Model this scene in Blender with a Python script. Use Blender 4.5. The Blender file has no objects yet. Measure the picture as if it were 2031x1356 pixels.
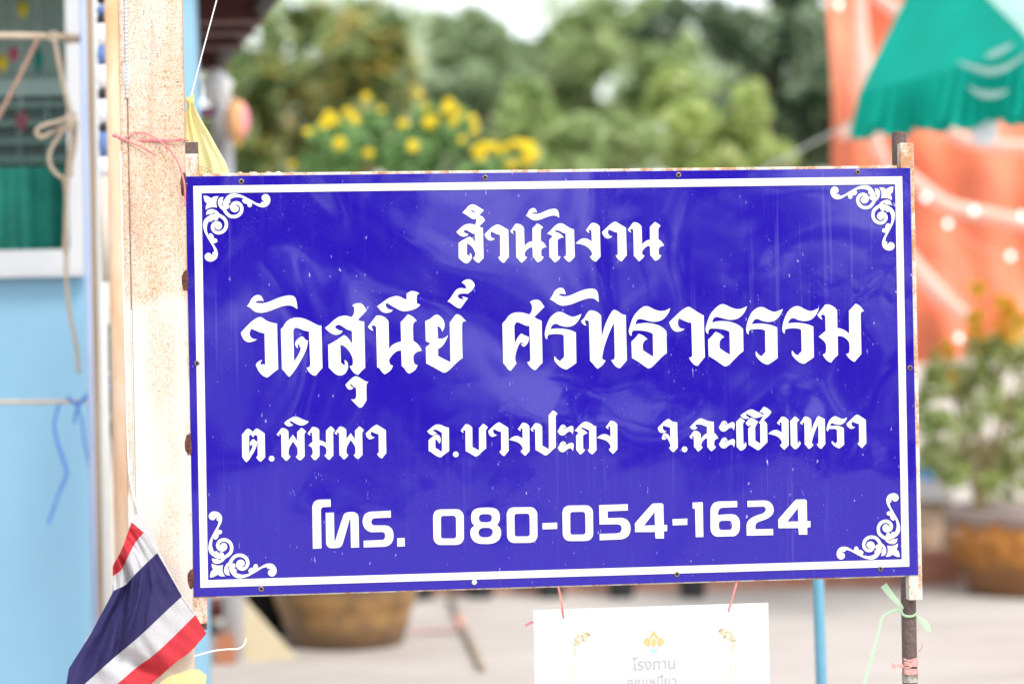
import bpy, bmesh, math, random
import numpy as np
from mathutils import Vector, Matrix
R = math.radians
random.seed(7)
scene = bpy.context.scene
COL = scene.collection

# ------------------------------------------------------------------ camera
PITCH, ROLL = 0.00174761, 0.01954675
CAMZ = 1.1
FPX, CX, CY = 4795.0, 1015.5, 678.0            # 85 mm lens, measured on the photograph's 2031 px width
cp, sp, cr, sr = math.cos(PITCH), math.sin(PITCH), math.cos(ROLL), math.sin(ROLL)
right0, fwd, up0 = Vector((1, 0, 0)), Vector((0, cp, sp)), Vector((0, -sp, cp))
cam_r, cam_u = right0 * cr - up0 * sr, right0 * sr + up0 * cr
CAM = Vector((0, 0, CAMZ))
cd = bpy.data.cameras.new('camera'); cam = bpy.data.objects.new('camera', cd); COL.objects.link(cam)
m = Matrix((cam_r, cam_u, -fwd)).transposed().to_4x4(); m.translation = CAM
cam.matrix_world = m
cd.sensor_width = 36; cd.sensor_fit = 'HORIZONTAL'; cd.lens = FPX / 2031 * 36
cd.clip_start = 0.1; cd.clip_end = 3000
cd.dof.use_dof = True; cd.dof.focus_distance = 4.63; cd.dof.aperture_fstop = 1.7
scene.camera = cam

# ------------------------------------------------------------------ light
SUN_EL, SUN_AZ = R(52), R(150)                  # azimuth clockwise from +Y
w = bpy.data.worlds.new('World'); scene.world = w; w.use_nodes = True
nt = w.node_tree; bg = nt.nodes['Background']
sky = nt.nodes.new('ShaderNodeTexSky'); sky.sky_type = 'NISHITA'; sky.sun_disc = False
sky.sun_elevation = SUN_EL; sky.sun_rotation = SUN_AZ
sky.air_density = 1.0; sky.dust_density = 1.0; sky.ozone_density = 1.0
hs = nt.nodes.new('ShaderNodeHueSaturation'); hs.inputs['Saturation'].default_value = 0.22
nt.links.new(sky.outputs[0], hs.inputs['Color']); nt.links.new(hs.outputs[0], bg.inputs[0])
bg.inputs[1].default_value = 0.15
sl = bpy.data.lights.new('sun', 'SUN'); sun = bpy.data.objects.new('sun', sl); COL.objects.link(sun)
sl.energy = 1.5; sl.angle = R(20); sl.color = (1.0, 0.95, 0.88)
sd = Vector((math.sin(SUN_AZ) * math.cos(SUN_EL), math.cos(SUN_AZ) * math.cos(SUN_EL), math.sin(SUN_EL)))
sun.rotation_euler = sd.to_track_quat('Z', 'Y').to_euler()
vs = scene.view_settings
vs.view_transform = 'Standard'; vs.look = 'None'; vs.gamma = 1; vs.exposure = 1.1
scene.cycles.max_bounces = 12; scene.cycles.diffuse_bounces = 7; scene.cycles.transmission_bounces = 8

# ------------------------------------------------------------------ places
def ray(px, py):
    a, b = (px - CX) / FPX, (CY - py) / FPX
    return fwd + cam_r * a + cam_u * b
def at(px, py, Y):
    d = ray(px, py); return CAM + d * (Y / d.y)
def ground(px, py, z=0.0):
    d = ray(px, py); return CAM + d * ((z - CAMZ) / d.z)
YAW = 0.107865073
S_R, S_U, S_N = Vector((math.cos(YAW), math.sin(YAW), 0)), Vector((0, 0, 1)), Vector((math.sin(YAW), -math.cos(YAW), 0))
S_C = CAM + Vector((0.0853239, 4.6270892, -0.0643163))
SW, SH = 1.4, 0.791004
def on_sign(px, py, off=0.0):                   # where a mark lies on the board, off metres proud of its face
    d = ray(px, py); t = ((S_C + S_N * off) - CAM).dot(S_N) / d.dot(S_N)
    return CAM + d * t
def sgn(u, v, o=0.0): return S_C + S_R * u + S_U * v + S_N * o
def uv(p): return ((p - S_C).dot(S_R), (p - S_C).dot(S_U))

# ------------------------------------------------------------------ objects
def tag(o, label=None, cat=None, group=None, kind=None):
    if label: o['label'] = label
    if cat: o['category'] = cat
    if group: o['group'] = group
    if kind: o['kind'] = kind
    return o
def thing(name, loc, label, cat, group=None):
    o = bpy.data.objects.new(name, None); COL.objects.link(o); o.location = loc
    o.empty_display_size = 0.05
    return tag(o, label, cat, group)
def wloc(o):
    l = Vector(o.location)
    while o.parent: o = o.parent; l += Vector(o.location)
    return l
def obj(name, verts, faces, mat, parent=None, org=None, smooth=False):
    if org is None: org = wloc(parent) if parent else Vector((0, 0, 0))
    me = bpy.data.meshes.new(name)
    me.from_pydata([tuple(Vector(v) - org) for v in verts], [], faces); me.update()
    if smooth:
        me.polygons.foreach_set('use_smooth', [True] * len(me.polygons))
    for mm in (mat if isinstance(mat, (list, tuple)) else [mat]): me.materials.append(mm)
    o = bpy.data.objects.new(name, me); COL.objects.link(o)
    if parent: o.parent = parent; o.location = org - wloc(parent)
    else: o.location = org
    return o
def build(name, mb, mat, parent=None, org=None, smooth=False):
    return obj(name, mb.v, mb.f, mat, parent, org, smooth)
class MB:
    def __init__(s): s.v, s.f = [], []
    def add(s, v, f):
        n = len(s.v); s.v += [Vector(x) for x in v]; s.f += [tuple(i + n for i in q) for q in f]; return s
    def box(s, c, sx, sy, sz, ax=None, bev=0.0):
        ax = ax or (Vector((1, 0, 0)), Vector((0, 1, 0)), Vector((0, 0, 1)))
        bm = bmesh.new(); bmesh.ops.create_cube(bm, size=1.0)
        for v in bm.verts: v.co = Vector((v.co.x * sx, v.co.y * sy, v.co.z * sz))
        if bev: bmesh.ops.bevel(bm, geom=bm.edges[:], offset=bev, segments=2, affect='EDGES', profile=0.6)
        bm.verts.index_update()
        vs_ = [Vector(c) + ax[0] * v.co.x + ax[1] * v.co.y + ax[2] * v.co.z for v in bm.verts]
        fs_ = [tuple(v.index for v in f.verts) for f in bm.faces]; bm.free()
        return s.add(vs_, fs_)
    def tube(s, pts, r, n=10, flat=1.0, r2=None, caps=True):
        pts = [Vector(p) for p in pts]; N = len(pts); rings = []
        for i, p in enumerate(pts):
            t = (pts[min(i + 1, N - 1)] - pts[max(i - 1, 0)]).normalized()
            ref = Vector((0, 1, 0)) if abs(t.y) < .9 else Vector((0, 0, 1))
            a = t.cross(ref).normalized(); b = a.cross(t).normalized()
            rr = r[i] if isinstance(r, (list, tuple)) else (r if r2 is None else r + (r2 - r) * i / max(N - 1, 1))
            rings.append([p + a * math.cos(2 * math.pi * k / n) * rr + b * math.sin(2 * math.pi * k / n) * rr * flat for k in range(n)])
        v = [q for ring in rings for q in ring]; f = []
        for i in range(N - 1):
            for k in range(n):
                f.append((i * n + k, i * n + (k + 1) % n, (i + 1) * n + (k + 1) % n, (i + 1) * n + k))
        if caps: f += [tuple(range(n))[::-1], tuple(range((N - 1) * n, N * n))]
        return s.add(v, f)
    def lathe(s, c, prof, n=48, mod=None):
        c = Vector(c); v, f = [], []
        for j, (r, z) in enumerate(prof):
            for k in range(n):
                a = 2 * math.pi * k / n; rr, zz = (r, z) if mod is None else mod(r, z, a, j)
                v.append(c + Vector((rr * math.cos(a), rr * math.sin(a), zz)))
        for j in range(len(prof) - 1):
            for k in range(n):
                f.append((j * n + k, j * n + (k + 1) % n, (j + 1) * n + (k + 1) % n, (j + 1) * n + k))
        f += [tuple(range(n))[::-1]]
        return s.add(v, f)
    def ball(s, c, rx, ry, rz, n=12, jit=0.0, rnd=random):
        v, f = [], []
        for j in range(n // 2 + 1):
            th = math.pi * j / (n // 2)
            for k in range(n):
                a = 2 * math.pi * k / n; q = 1 + jit * (rnd.random() - .5)
                v.append(Vector(c) + Vector((rx * math.sin(th) * math.cos(a) * q, ry * math.sin(th) * math.sin(a) * q, rz * math.cos(th))))
        for j in range(n // 2):
            for k in range(n):
                f.append((j * n + k, (j + 1) * n + k, (j + 1) * n + (k + 1) % n, j * n + (k + 1) % n))
        return s.add(v, f)
    def grid(s, rows):                          # rows of equal length
        n = len(rows[0]); v = [p for r_ in rows for p in r_]
        f = [(i * n + k, i * n + k + 1, (i + 1) * n + k + 1, (i + 1) * n + k) for i in range(len(rows) - 1) for k in range(n - 1)]
        return s.add(v, f)
def smoothline(pts, k=6):                       # Catmull-Rom through 3D points
    P = [Vector(p) for p in pts]; out = []
    for i in range(len(P) - 1):
        p0, p1, p2, p3 = P[max(i - 1, 0)], P[i], P[i + 1], P[min(i + 2, len(P) - 1)]
        for j in range(k):
            t = j / k
            out.append(0.5 * ((2 * p1) + (p2 - p0) * t + (2 * p0 - 5 * p1 + 4 * p2 - p3) * t * t + (3 * p1 - p0 - 3 * p2 + p3) * t ** 3))
    out.append(P[-1]); return out
def resample(pts, n):
    P = [Vector(p) for p in pts]; L = [0]
    for a, b in zip(P, P[1:]): L.append(L[-1] + (b - a).length)
    out = []; j = 0
    for i in range(n):
        s_ = L[-1] * i / (n - 1)
        while j < len(P) - 2 and L[j + 1] < s_: j += 1
        t = (s_ - L[j]) / max(L[j + 1] - L[j], 1e-9); out.append(P[j].lerp(P[j + 1], min(max(t, 0), 1)))
    return out

# ------------------------------------------------------------------ materials
class NT:
    def __init__(s, name):
        s.m = bpy.data.materials.new(name); s.m.use_nodes = True; s.t = s.m.node_tree
        s.b = s.t.nodes['Principled BSDF']; s._co = None
    def n(s, typ, **kw):
        nd = s.t.nodes.new(typ)
        for k, v in kw.items(): setattr(nd, k, v)
        return nd
    def l(s, a, b): s.t.links.new(a, b)
    def co(s, which='Object', scale=None):
        if s._co is None: s._co = s.n('ShaderNodeTexCoord')
        if scale is None: return s._co.outputs[which]
        mp = s.n('ShaderNodeMapping'); mp.inputs['Scale'].default_value = scale; s.l(s._co.outputs[which], mp.inputs[0]); return mp.outputs[0]
    def noise(s, scale, detail=3, rough=.55, stretch=None, dist=0):
        nd = s.n('ShaderNodeTexNoise'); nd.inputs['Scale'].default_value = scale; nd.inputs['Detail'].default_value = detail
        nd.inputs['Roughness'].default_value = rough; nd.inputs['Distortion'].default_value = dist
        s.l(s.co('Object', stretch) if stretch else s.co(), nd.inputs['Vector']); return nd.outputs['Fac']
    def ramp(s, fac, stops, interp='LINEAR'):
        r = s.n('ShaderNodeValToRGB'); r.color_ramp.interpolation = interp
        e = r.color_ramp.elements
        while len(e) < len(stops): e.new(.5)
        for el, (p, c) in zip(e, stops):
            el.position = p; el.color = (c, c, c, 1) if isinstance(c, (int, float)) else (*c, 1)
        s.l(fac, r.inputs[0]); return r.outputs[0]
    def mix(s, fac, a, b, mode='MIX'):
        x = s.n('ShaderNodeMix', data_type='RGBA', blend_type=mode)
        for sock, v in ((x.inputs[0], fac), (x.inputs[6], a), (x.inputs[7], b)):
            if isinstance(v, bpy.types.NodeSocket): s.l(v, sock)
            elif isinstance(v, (int, float)): sock.default_value = v
            else: sock.default_value = (*v, 1)
        return x.outputs[2]
    def math(s, op, a, b=None, clamp=False):
        x = s.n('ShaderNodeMath', operation=op, use_clamp=clamp)
        for sock, v in ((x.inputs[0], a), (x.inputs[1], b)):
            if v is None: continue
            if isinstance(v, bpy.types.NodeSocket): s.l(v, sock)
            else: sock.default_value = v
        return x.outputs[0]
    def sep(s):
        x = s.n('ShaderNodeSeparateXYZ'); s.l(s.co(), x.inputs[0]); return x.outputs
    def base(s, c):
        if isinstance(c, bpy.types.NodeSocket): s.l(c, s.b.inputs['Base Color'])
        else: s.b.inputs['Base Color'].default_value = (*c, 1)
    def bump(s, h, strength=.3, dist=.01):
        x = s.n('ShaderNodeBump'); x.inputs['Strength'].default_value = strength; x.inputs['Distance'].default_value = dist
        s.l(h, x.inputs['Height']); s.l(x.outputs[0], s.b.inputs['Normal'])
    def set(s, **kw):
        for k, v in kw.items(): s.b.inputs[k.replace('_', ' ')].default_value = v
        return s
def plain(name, c, c2=None, scale=8, rough=.6, bump=0, bscale=60, bdist=.004, transl=0, spec=.5, stretch=None, sheen=0, metallic=0):
    t = NT(name); t.set(Roughness=rough, Metallic=metallic); t.b.inputs['Specular IOR Level'].default_value = spec
    if c2 is not None: t.base(t.mix(t.ramp(t.noise(scale, 4, .6, stretch), [(.35, 0.), (.65, 1.)]), c, c2))
    else: t.base(c)
    if bump: t.bump(t.noise(bscale, 3), bump, bdist)
    if sheen: t.b.inputs['Sheen Weight'].default_value = sheen
    if transl:
        tr = t.n('ShaderNodeBsdfTranslucent'); mx = t.n('ShaderNodeMixShader'); mx.inputs[0].default_value = transl
        src = t.b.inputs['Base Color']
        if src.is_linked: t.l(src.links[0].from_socket, tr.inputs[0])
        else: tr.inputs[0].default_value = src.default_value
        out = t.t.nodes['Material Output']
        t.l(t.b.outputs[0], mx.inputs[1]); t.l(tr.outputs[0], mx.inputs[2]); t.l(mx.outputs[0], out.inputs[0])
    return t.m
def leafmat(name, cols, transl=.5, rough=.35):
    t = NT(name); t.set(Roughness=rough)
    g = t.n('ShaderNodeNewGeometry')
    st = [(i / max(len(cols) - 1, 1), c) for i, c in enumerate(cols)]
    c = t.ramp(g.outputs['Random Per Island'], st)
    t.base(c)
    tr = t.n('ShaderNodeBsdfTranslucent'); t.l(c, tr.inputs[0]); mx = t.n('ShaderNodeMixShader'); mx.inputs[0].default_value = transl
    t.l(t.b.outputs[0], mx.inputs[1]); t.l(tr.outputs[0], mx.inputs[2]); t.l(mx.outputs[0], t.t.nodes['Material Output'].inputs[0])
    return t.m

# sign face: glossy blue sheet, buckled film, water streaks and dust
t = NT('blue_sign_film'); t.set(Roughness=.05); t.b.inputs['Coat Weight'].default_value = .22; t.b.inputs['Coat Roughness'].default_value = .05
streak = t.ramp(t.noise(60, 3, .6, (1.0, 1.0, .05)), [(.55, 0.), (.85, 1.)])
drops = t.ramp(t.noise(190, 2, .5, (1.0, 1.0, .35)), [(.715, 0.), (.77, 1.)])
band = t.ramp(t.noise(5, 3, .5), [(.4, 0.), (.62, 1.)])
c = t.mix(t.math('MULTIPLY', streak, .10), (.015, .005, .295), (.09, .08, .40))
c = t.mix(t.math('MULTIPLY', t.math('MULTIPLY', drops, band), .8), c, (.55, .55, .80))
fleck = t.math('MULTIPLY', t.ramp(t.noise(420, 1, .5), [(.70, 0.), (.76, 1.)]), t.ramp(t.noise(7, 2, .5), [(.45, 0.), (.65, 1.)]))
c = t.mix(t.math('MULTIPLY', fleck, .16), c, (.5, .5, .72))
run = t.math('MULTIPLY', t.ramp(t.noise(95, 2, .6, (1, 1, .03)), [(.60, 0.), (.70, 1.)]), t.ramp(t.noise(4, 2, .5, (1, 1, .6)), [(.5, 0.), (.65, 1.)]))
c = t.mix(t.math('MULTIPLY', run, .07), c, (.35, .34, .66))
t.base(c)
h = t.math('ADD', t.noise(2.3, 1.5, .42, dist=.5), t.math('MULTIPLY', t.math('MULTIPLY', t.noise(11, 1, .5, dist=.8), t.ramp(t.noise(2.2, 1), [(.5, 0.), (.62, 1.)])), .05))
t.bump(h, 1.0, .022)
M_FACE = t.m
M_VINYL = plain('white_vinyl', (.70, .70, .69), (.67, .67, .665), 3, .35)
# rusty post
def rust_paint(name, low, zsplit, cream=(.615, .59, .545)):
    t = NT(name); t.set(Roughness=.75)
    x, y, z = t.sep()
    fine = t.noise(260, 3, .7); mid = t.noise(34, 4, .6); big = t.noise(9, 3, .6, (1, 1, .35))
    edge = t.math('ADD', z, t.math('MULTIPLY', t.math('SUBTRACT', big, .5), .16))
    up = t.ramp(t.math('ADD', t.math('MULTIPLY', t.math('SUBTRACT', edge, zsplit), 14.), .5, True), [(.3, 0.), (.7, 1.)])
    col_ = t.math('ABSOLUTE', t.math('SUBTRACT', x, .012))
    lowm = t.ramp(t.math('MULTIPLY', col_, 20.), [(.25, low), (1., 0.)])
    lowm = t.math('MULTIPLY', lowm, t.ramp(big, [(.36, 0.), (.55, 1.)]))
    ex = t.ramp(t.math('ABSOLUTE', x), [(.040, 0.), (.060, 1.)])
    chip = t.math('MULTIPLY', ex, t.ramp(t.noise(26, 3, .6, (1, 1, .4)), [(.54, 0.), (.62, 1.)]))
    cov = t.math('MAXIMUM', t.math('MAXIMUM', up, lowm), t.math('MULTIPLY', chip, .8))
    pale = t.ramp(t.noise(13, 3, .6, (1, 1, .22)), [(.50, 1.), (.66, .35)])
    blot = t.math('MULTIPLY', t.math('MULTIPLY', cov, pale), t.ramp(t.math('ADD', t.math('MULTIPLY', mid, .3), t.math('MULTIPLY', fine, .7)), [(.36, .55), (.58, 1.)]))
    c = t.mix(blot, cream, (.60, .425, .29))
    speck = t.math('MULTIPLY', t.math('MULTIPLY', t.ramp(fine, [(.53, 0.), (.60, 1.)]), t.ramp(mid, [(.3, .45), (.6, 1.)])), t.math('MULTIPLY', cov, pale))
    c = t.mix(speck, c, (.42, .21, .10))
    sp2 = t.math('MULTIPLY', t.ramp(t.noise(300, 2, .6), [(.63, 0.), (.68, 1.)]), cov)
    c = t.mix(sp2, c, (.15, .07, .04))
    stain = t.math('MULTIPLY', cov, t.ramp(t.noise(7, 4, .65, (1.3, 1, .35), 1.), [(.53, 0.), (.68, 1.)]))
    c = t.mix(t.math('MULTIPLY', stain, .62), c, (.36, .19, .13))
    rim = t.math('MULTIPLY', t.ramp(t.math('ABSOLUTE', x), [(.054, 0.), (.0625, 1.)]), t.ramp(t.noise(16, 4, .65, (1, 1, .3)), [(.44, 0.), (.56, 1.)]))
    c = t.mix(t.math('MULTIPLY', rim, .75), c, (.22, .10, .06))
    t.base(c); t.bump(t.math('ADD', fine, mid), .25, .002)
    return t.m
M_POST = rust_paint('rusty_cream_paint', .55, 1.20)
t = NT('chipped_cream_paint'); t.set(Roughness=.7)
t.base(t.mix(t.ramp(t.math('ADD', t.math('MULTIPLY', t.noise(30, 4, .65, (1, 1, .4)), .7), t.math('MULTIPLY', t.noise(240, 2, .6), .3)), [(.46, 0.), (.58, 1.)]), (.60, .56, .49), (.44, .22, .10))); t.bump(t.noise(200, 2), .2, .002); M_FRAME = t.m
M_RUST = plain('dark_rust', (.17, .05, .03), (.035, .018, .016), 160, .9, .6, 300, .004)
M_DSTEEL = plain('weathered_brown_steel', (.085, .055, .05), (.15, .10, .09), 160, .65, .35, 260, .002)
M_BLACK = plain('black_hole', (.01, .01, .01), None, rough=.9)
M_SCREW = plain('rusted_screw', (.16, .08, .05), (.40, .32, .26), 300, .6, .3, 400, .001, metallic=.4)
M_ZINC = plain('zinc_screw', (.7, .7, .72), None, rough=.35, metallic=.6)
M_WALL = plain('pale_blue_paint', (.215, .425, .575), (.25, .46, .61), 1.3, .7)
M_WALL2 = plain('blue_edge_paint', (.12, .28, .62), None, rough=.6)
M_WHITE = plain('white_paint', (.54, .55, .56), (.50, .51, .52), 5, .5)
M_CONC = NT('pale_concrete'); t = M_CONC; t.set(Roughness=.85)
c = t.mix(t.ramp(t.noise(.9, 5, .6), [(.3, 0.), (.7, 1.)]), (.45, .405, .375), (.52, .48, .45))
c = t.mix(t.math('MULTIPLY', t.ramp(t.noise(3.0, 5, .7, (.35, 1.2, 1)), [(.48, 0.), (.68, 1.)]), .75), c, (.35, .31, .275))
t.base(c); t.bump(t.noise(40, 4), .2, .01); M_CONC = t.m

# ------------------------------------------------------------------ ground
g = obj('ground', [(-150, -150, 0), (150, -150, 0), (150, 250, 0), (-150, 250, 0)], [(0, 1, 2, 3)], M_CONC)
tag(g, 'pale concrete yard with stains and joints', 'ground', kind='structure')

# ------------------------------------------------------------------ lettering tracer
def path(s, ox, oy, k, dx=0, dy=0, kx=1.0):
    pts = []
    for tok in s.split():
        sm = tok.endswith('*'); a, b = tok.rstrip('*').split(',')
        pts.append((ox + float(a) * kx / k + dx, oy + float(b) * kx / k + dy, sm))
    n = len(pts); out = []
    def tan(i):
        a, b = pts[(i - 1) % n], pts[(i + 1) % n]; d = math.hypot(b[0] - a[0], b[1] - a[1]) or 1
        return ((b[0] - a[0]) / d, (b[1] - a[1]) / d)
    for i in range(n):
        p, q = pts[i], pts[(i + 1) % n]; out.append((p[0], p[1]))
        if not (p[2] or q[2]): continue
        L = math.hypot(q[0] - p[0], q[1] - p[1])
        if p[2]: a = tan(i); t0 = (a[0] * L, a[1] * L)
        if q[2]: a = tan((i + 1) % n); t1 = (a[0] * L, a[1] * L)
        if not p[2]: t0 = (1.5 * (q[0] - p[0]) - .5 * t1[0], 1.5 * (q[1] - p[1]) - .5 * t1[1])
        if not q[2]: t1 = (1.5 * (q[0] - p[0]) - .5 * t0[0], 1.5 * (q[1] - p[1]) - .5 * t0[1])
        st = max(3, min(8, int(L / 2)))
        for j in range(1, st):
            u = j / st; h00 = 2 * u ** 3 - 3 * u * u + 1; h10 = u ** 3 - 2 * u * u + u; h01 = -2 * u ** 3 + 3 * u * u; h11 = u ** 3 - u * u
            out.append((h00 * p[0] + h10 * t0[0] + h01 * q[0] + h11 * t1[0], h00 * p[1] + h10 * t0[1] + h01 * q[1] + h11 * t1[1]))
    return out
def fill(polys, thick=.00015):                  # polys in metres on a plane -> verts/faces (even-odd fill)
    cu = bpy.data.curves.new('tmp', 'CURVE'); cu.dimensions = '2D'; cu.fill_mode = 'BOTH'; cu.extrude = thick
    for pl in polys:
        sp_ = cu.splines.new('POLY'); sp_.points.add(len(pl) - 1); sp_.use_cyclic_u = True
        for pt, (x, y) in zip(sp_.points, pl): pt.co = (x, y, 0, 1)
    o = bpy.data.objects.new('tmp', cu); me = o.to_mesh()
    v = [(a.co.x, a.co.y, a.co.z) for a in me.vertices]; f = [tuple(p.vertices) for p in me.polygons]
    o.to_mesh_clear(); bpy.data.objects.remove(o); bpy.data.curves.remove(cu)
    return v, f
def sign_marks(name, glyphs, parent, mat, off=.0012):
    mb = MB()
    for polys in glyphs:
        pp = [[uv(on_sign(x, y)) for x, y in pl] for pl in polys]
        v, f = fill(pp); mb.add([sgn(a, b, off + cc) for a, b, cc in v], f)
    return build(name, mb, mat, parent)
G = {}
def gl(key, ox, oy, k, *paths): G[key] = (ox, oy, k, paths)
def get(key, dx=0, dy=0, kx=1.0):
    ox, oy, k, ps = G[key]; return [path(s, ox, oy, k, dx, dy, kx) for s in ps]
S2, S1, S3 = 6.78, 9.671, 13.54
gl('am', 470, 560, S2, "133,320 165,280 200,215* 245,178* 290,168* 330,190* 360,258 345,248* 305,245* 245,255 270,275* 330,282* 400,270* 480,240* 570,203* 650,182* 720,175* 775,195* 800,255* 812,355 800,352* 760,325* 700,310* 620,318* 540,345* 450,380* 380,400* 310,408* 240,392* 190,352* 160,330*")
gl('wo', 470, 560, S2, "52,675 130,590* 210,515* 280,472* 320,466* 350,480* 400,515* 470,540* 538,552 554,1165 500,1205* 415,1275 370,1265* 310,1215* 270,1150* 253,1105 285,1065* 340,1040 320,1075* 313,1105 350,1100* 380,1105 370,683 320,675* 260,650* 197,622 178,650* 170,695* 190,740* 230,760* 270,762 225,790* 150,802* 100,775* 65,720*")
gl('do', 470, 560, S2, "590,628 620,595* 660,535* 720,490* 800,472* 880,480* 960,510* 1040,550* 1090,575* 1135,580 1150,1150 1110,1190* 1060,1252 1020,1245* 970,1205* 935,1145 975,1130* 985,1095 968,658 900,645* 840,620* 795,608* 770,620* 757,655 768,1062 820,980* 850,920* 857,870 838,850* 822,825* 818,885 800,870* 783,835* 785,805* 810,765* 850,735* 880,727* 910,755* 930,775* 955,780 940,870* 900,970* 840,1080* 770,1190* 708,1268 680,1250* 640,1200* 605,1165")
gl('so', 640, 620, S2, "30,205 80,165* 150,100* 220,55* 300,40* 350,48* 385,60 412,28* 425,-20* 420,-75* 395,-95 435,-120* 490,-128* 535,-112* 565,-75* 592,-30 545,20 472,95 510,112* 558,118 572,740 530,775* 478,835 430,815* 390,770* 362,718 390,712* 405,690* 405,630 390,580* 350,510* 290,450* 237,430 245,672 270,690* 290,712 298,690* 292,635 325,655* 342,710* 330,770* 290,825* 220,842* 160,815* 110,765* 80,735 73,430 140,395 220,345* 285,300 320,320* 360,365* 398,420 393,245 340,230* 280,195* 230,165* 190,168* 163,195 200,225* 235,240* 270,245 240,278* 185,298* 120,280* 70,245*")
gl('u', 640, 620, S2, "305,968 370,900* 420,860* 450,853* 490,868* 550,905* 590,925* 615,927 598,945* 588,985* 590,1175 550,1240* 530,1265* 500,1275* 470,1255* 430,1215* 380,1162 430,1160* 450,1130* 452,1090* 445,1005 420,995* 372,945 375,975* 392,995* 415,1010 380,1030* 350,1030* 325,1005*")
gl('no', 640, 620, S2, "608,188 640,145* 690,80* 720,40 770,38* 830,60* 870,95* 885,118 892,490 930,440* 990,405* 1055,388 1048,125 1080,95* 1145,22 1190,40* 1240,80* 1265,110 1235,125* 1215,165* 1220,380 1260,405* 1300,450* 1332,512 1285,520* 1240,548* 1222,580* 1222,650* 1240,690* 1275,702 1245,765* 1165,818 1130,795* 1095,745* 1062,715 1055,508 1010,512* 960,545* 920,590* 895,630* 897,670* 915,700* 945,710 910,775* 835,827 800,800* 760,745* 732,732 718,190 690,172* 665,175* 660,195* 670,220* 685,243 650,232* 625,212*")
gl('ii', 750, 550, S2, "-15,388 60,335* 130,285* 200,258* 250,250* 290,258* 330,278* 382,300 382,218 420,195* 450,183* 500,190* 555,215 530,232* 518,260* 520,350 568,368 520,410* 450,440* 350,455* 300,445* 240,415* 170,375* 130,350* 105,350 102,380* 130,420* 200,440 160,468* 100,478* 50,460* 15,425*")
gl('yo', 750, 550, S2, "632,585 700,555* 750,515* 780,502* 820,512* 865,555* 890,610* 890,670* 862,728 845,690* 825,665* 797,658 803,818 840,825* 890,812* 942,775 910,850* 860,925* 805,960 806,1055 880,1095 972,1140 962,605 990,570* 1030,515* 1060,495* 1110,515* 1150,555* 1182,590 1140,600* 1128,650* 1135,1085 1090,1115* 1020,1180* 960,1240* 915,1272* 885,1280* 850,1265* 750,1210 645,1155 640,938 703,888 640,855")
gl('tk', 750, 550, S2, "930,325 970,280* 1020,205* 1060,160* 1110,143* 1172,155 1182,130* 1160,95* 1122,70 1160,40* 1210,25* 1260,42* 1295,90* 1295,120* 1265,170* 1205,220 1130,218* 1085,228* 1070,255* 1085,280* 1120,292* 1155,290 1140,272* 1122,255 1165,265* 1208,280 1160,345* 1110,413 1070,410* 1020,380* 980,350* 945,328*")
gl('sho', 980, 560, S2, "110,550 150,510* 200,445* 260,410* 340,402* 410,412* 470,432 500,395* 510,340* 500,290* 480,265 520,240* 575,232* 620,250* 650,290* 677,327 610,395 540,465 580,490* 638,515 650,1080 610,1120* 560,1175 530,1172* 480,1130* 442,1070 475,1060* 487,1025 473,585 420,578* 360,550* 310,535* 285,550* 270,590 277,830 300,770* 330,720* 365,685 400,705* 465,732 465,775* 440,830* 400,865 370,845* 360,820 385,832* 405,825 380,815* 355,805 330,840* 300,920* 283,1000* 285,1050* 300,1085 260,1140* 220,1188 190,1170* 150,1115* 122,1085")
gl('am2', 980, 560, S2, "748,225 780,180* 815,115* 860,80* 905,73* 940,95* 963,163 940,155* 900,152* 860,160 890,178* 950,188* 1017,175* 1100,140* 1180,108* 1260,88* 1330,84* 1375,108* 1398,170* 1404,265 1385,250* 1345,220* 1290,212* 1230,222* 1150,250* 1060,285* 990,305* 920,313* 860,295* 810,262* 770,237*")
gl('ro', 980, 560, S2, "680,690 690,630* 715,550* 760,465* 830,408* 880,395* 930,408* 990,440* 1060,462* 1120,445* 1175,422 1140,500* 1090,560* 1030,590* 960,595* 890,580* 840,558* 800,562* 770,595* 757,628 830,620* 920,622* 1020,640* 1098,672 1105,1080 1060,1115* 975,1170 920,1155* 860,1110* 815,1055* 808,1020* 815,988 840,1025* 885,1058 940,1000 935,715 910,700* 850,692* 780,695* 730,705* 718,720* 712,765 690,745*")
gl('tho', 1130, 560, S2, "150,520 190,480* 230,415* 262,378 310,378* 370,400* 420,445 430,750 440,690* 475,570* 530,450* 580,375* 610,370* 650,390* 700,425* 752,438 767,1045 730,1090* 680,1145* 660,1150* 620,1130* 585,1090* 555,1040 590,1035* 605,1000 593,545 560,610* 510,730* 465,860* 435,1000 445,1035* 482,1045 440,1110* 375,1160 340,1130* 300,1080* 272,1055 257,525 230,510* 205,512* 205,540* 225,578 190,570* 165,545*")
gl('thong', 1130, 560, S2, "793,655 810,580* 850,470* 900,400* 960,345* 1015,318* 1070,330* 1130,360* 1200,382* 1270,380* 1350,345 1320,420* 1260,490* 1190,522* 1110,528* 1030,510* 960,492* 920,495* 895,520* 882,565 950,550* 1040,545* 1140,560* 1220,590* 1275,630* 1298,655 1303,950 1250,990* 1180,1060* 1110,1130* 1060,1153* 1020,1135* 920,1065* 835,1015 828,795 870,755* 925,690 980,710* 1020,740* 1045,762 1010,780* 985,820* 980,870* 985,910 1050,955* 1122,997 1115,690 1060,665* 990,650* 910,645* 850,650* 832,680* 832,718 805,700*")
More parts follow.
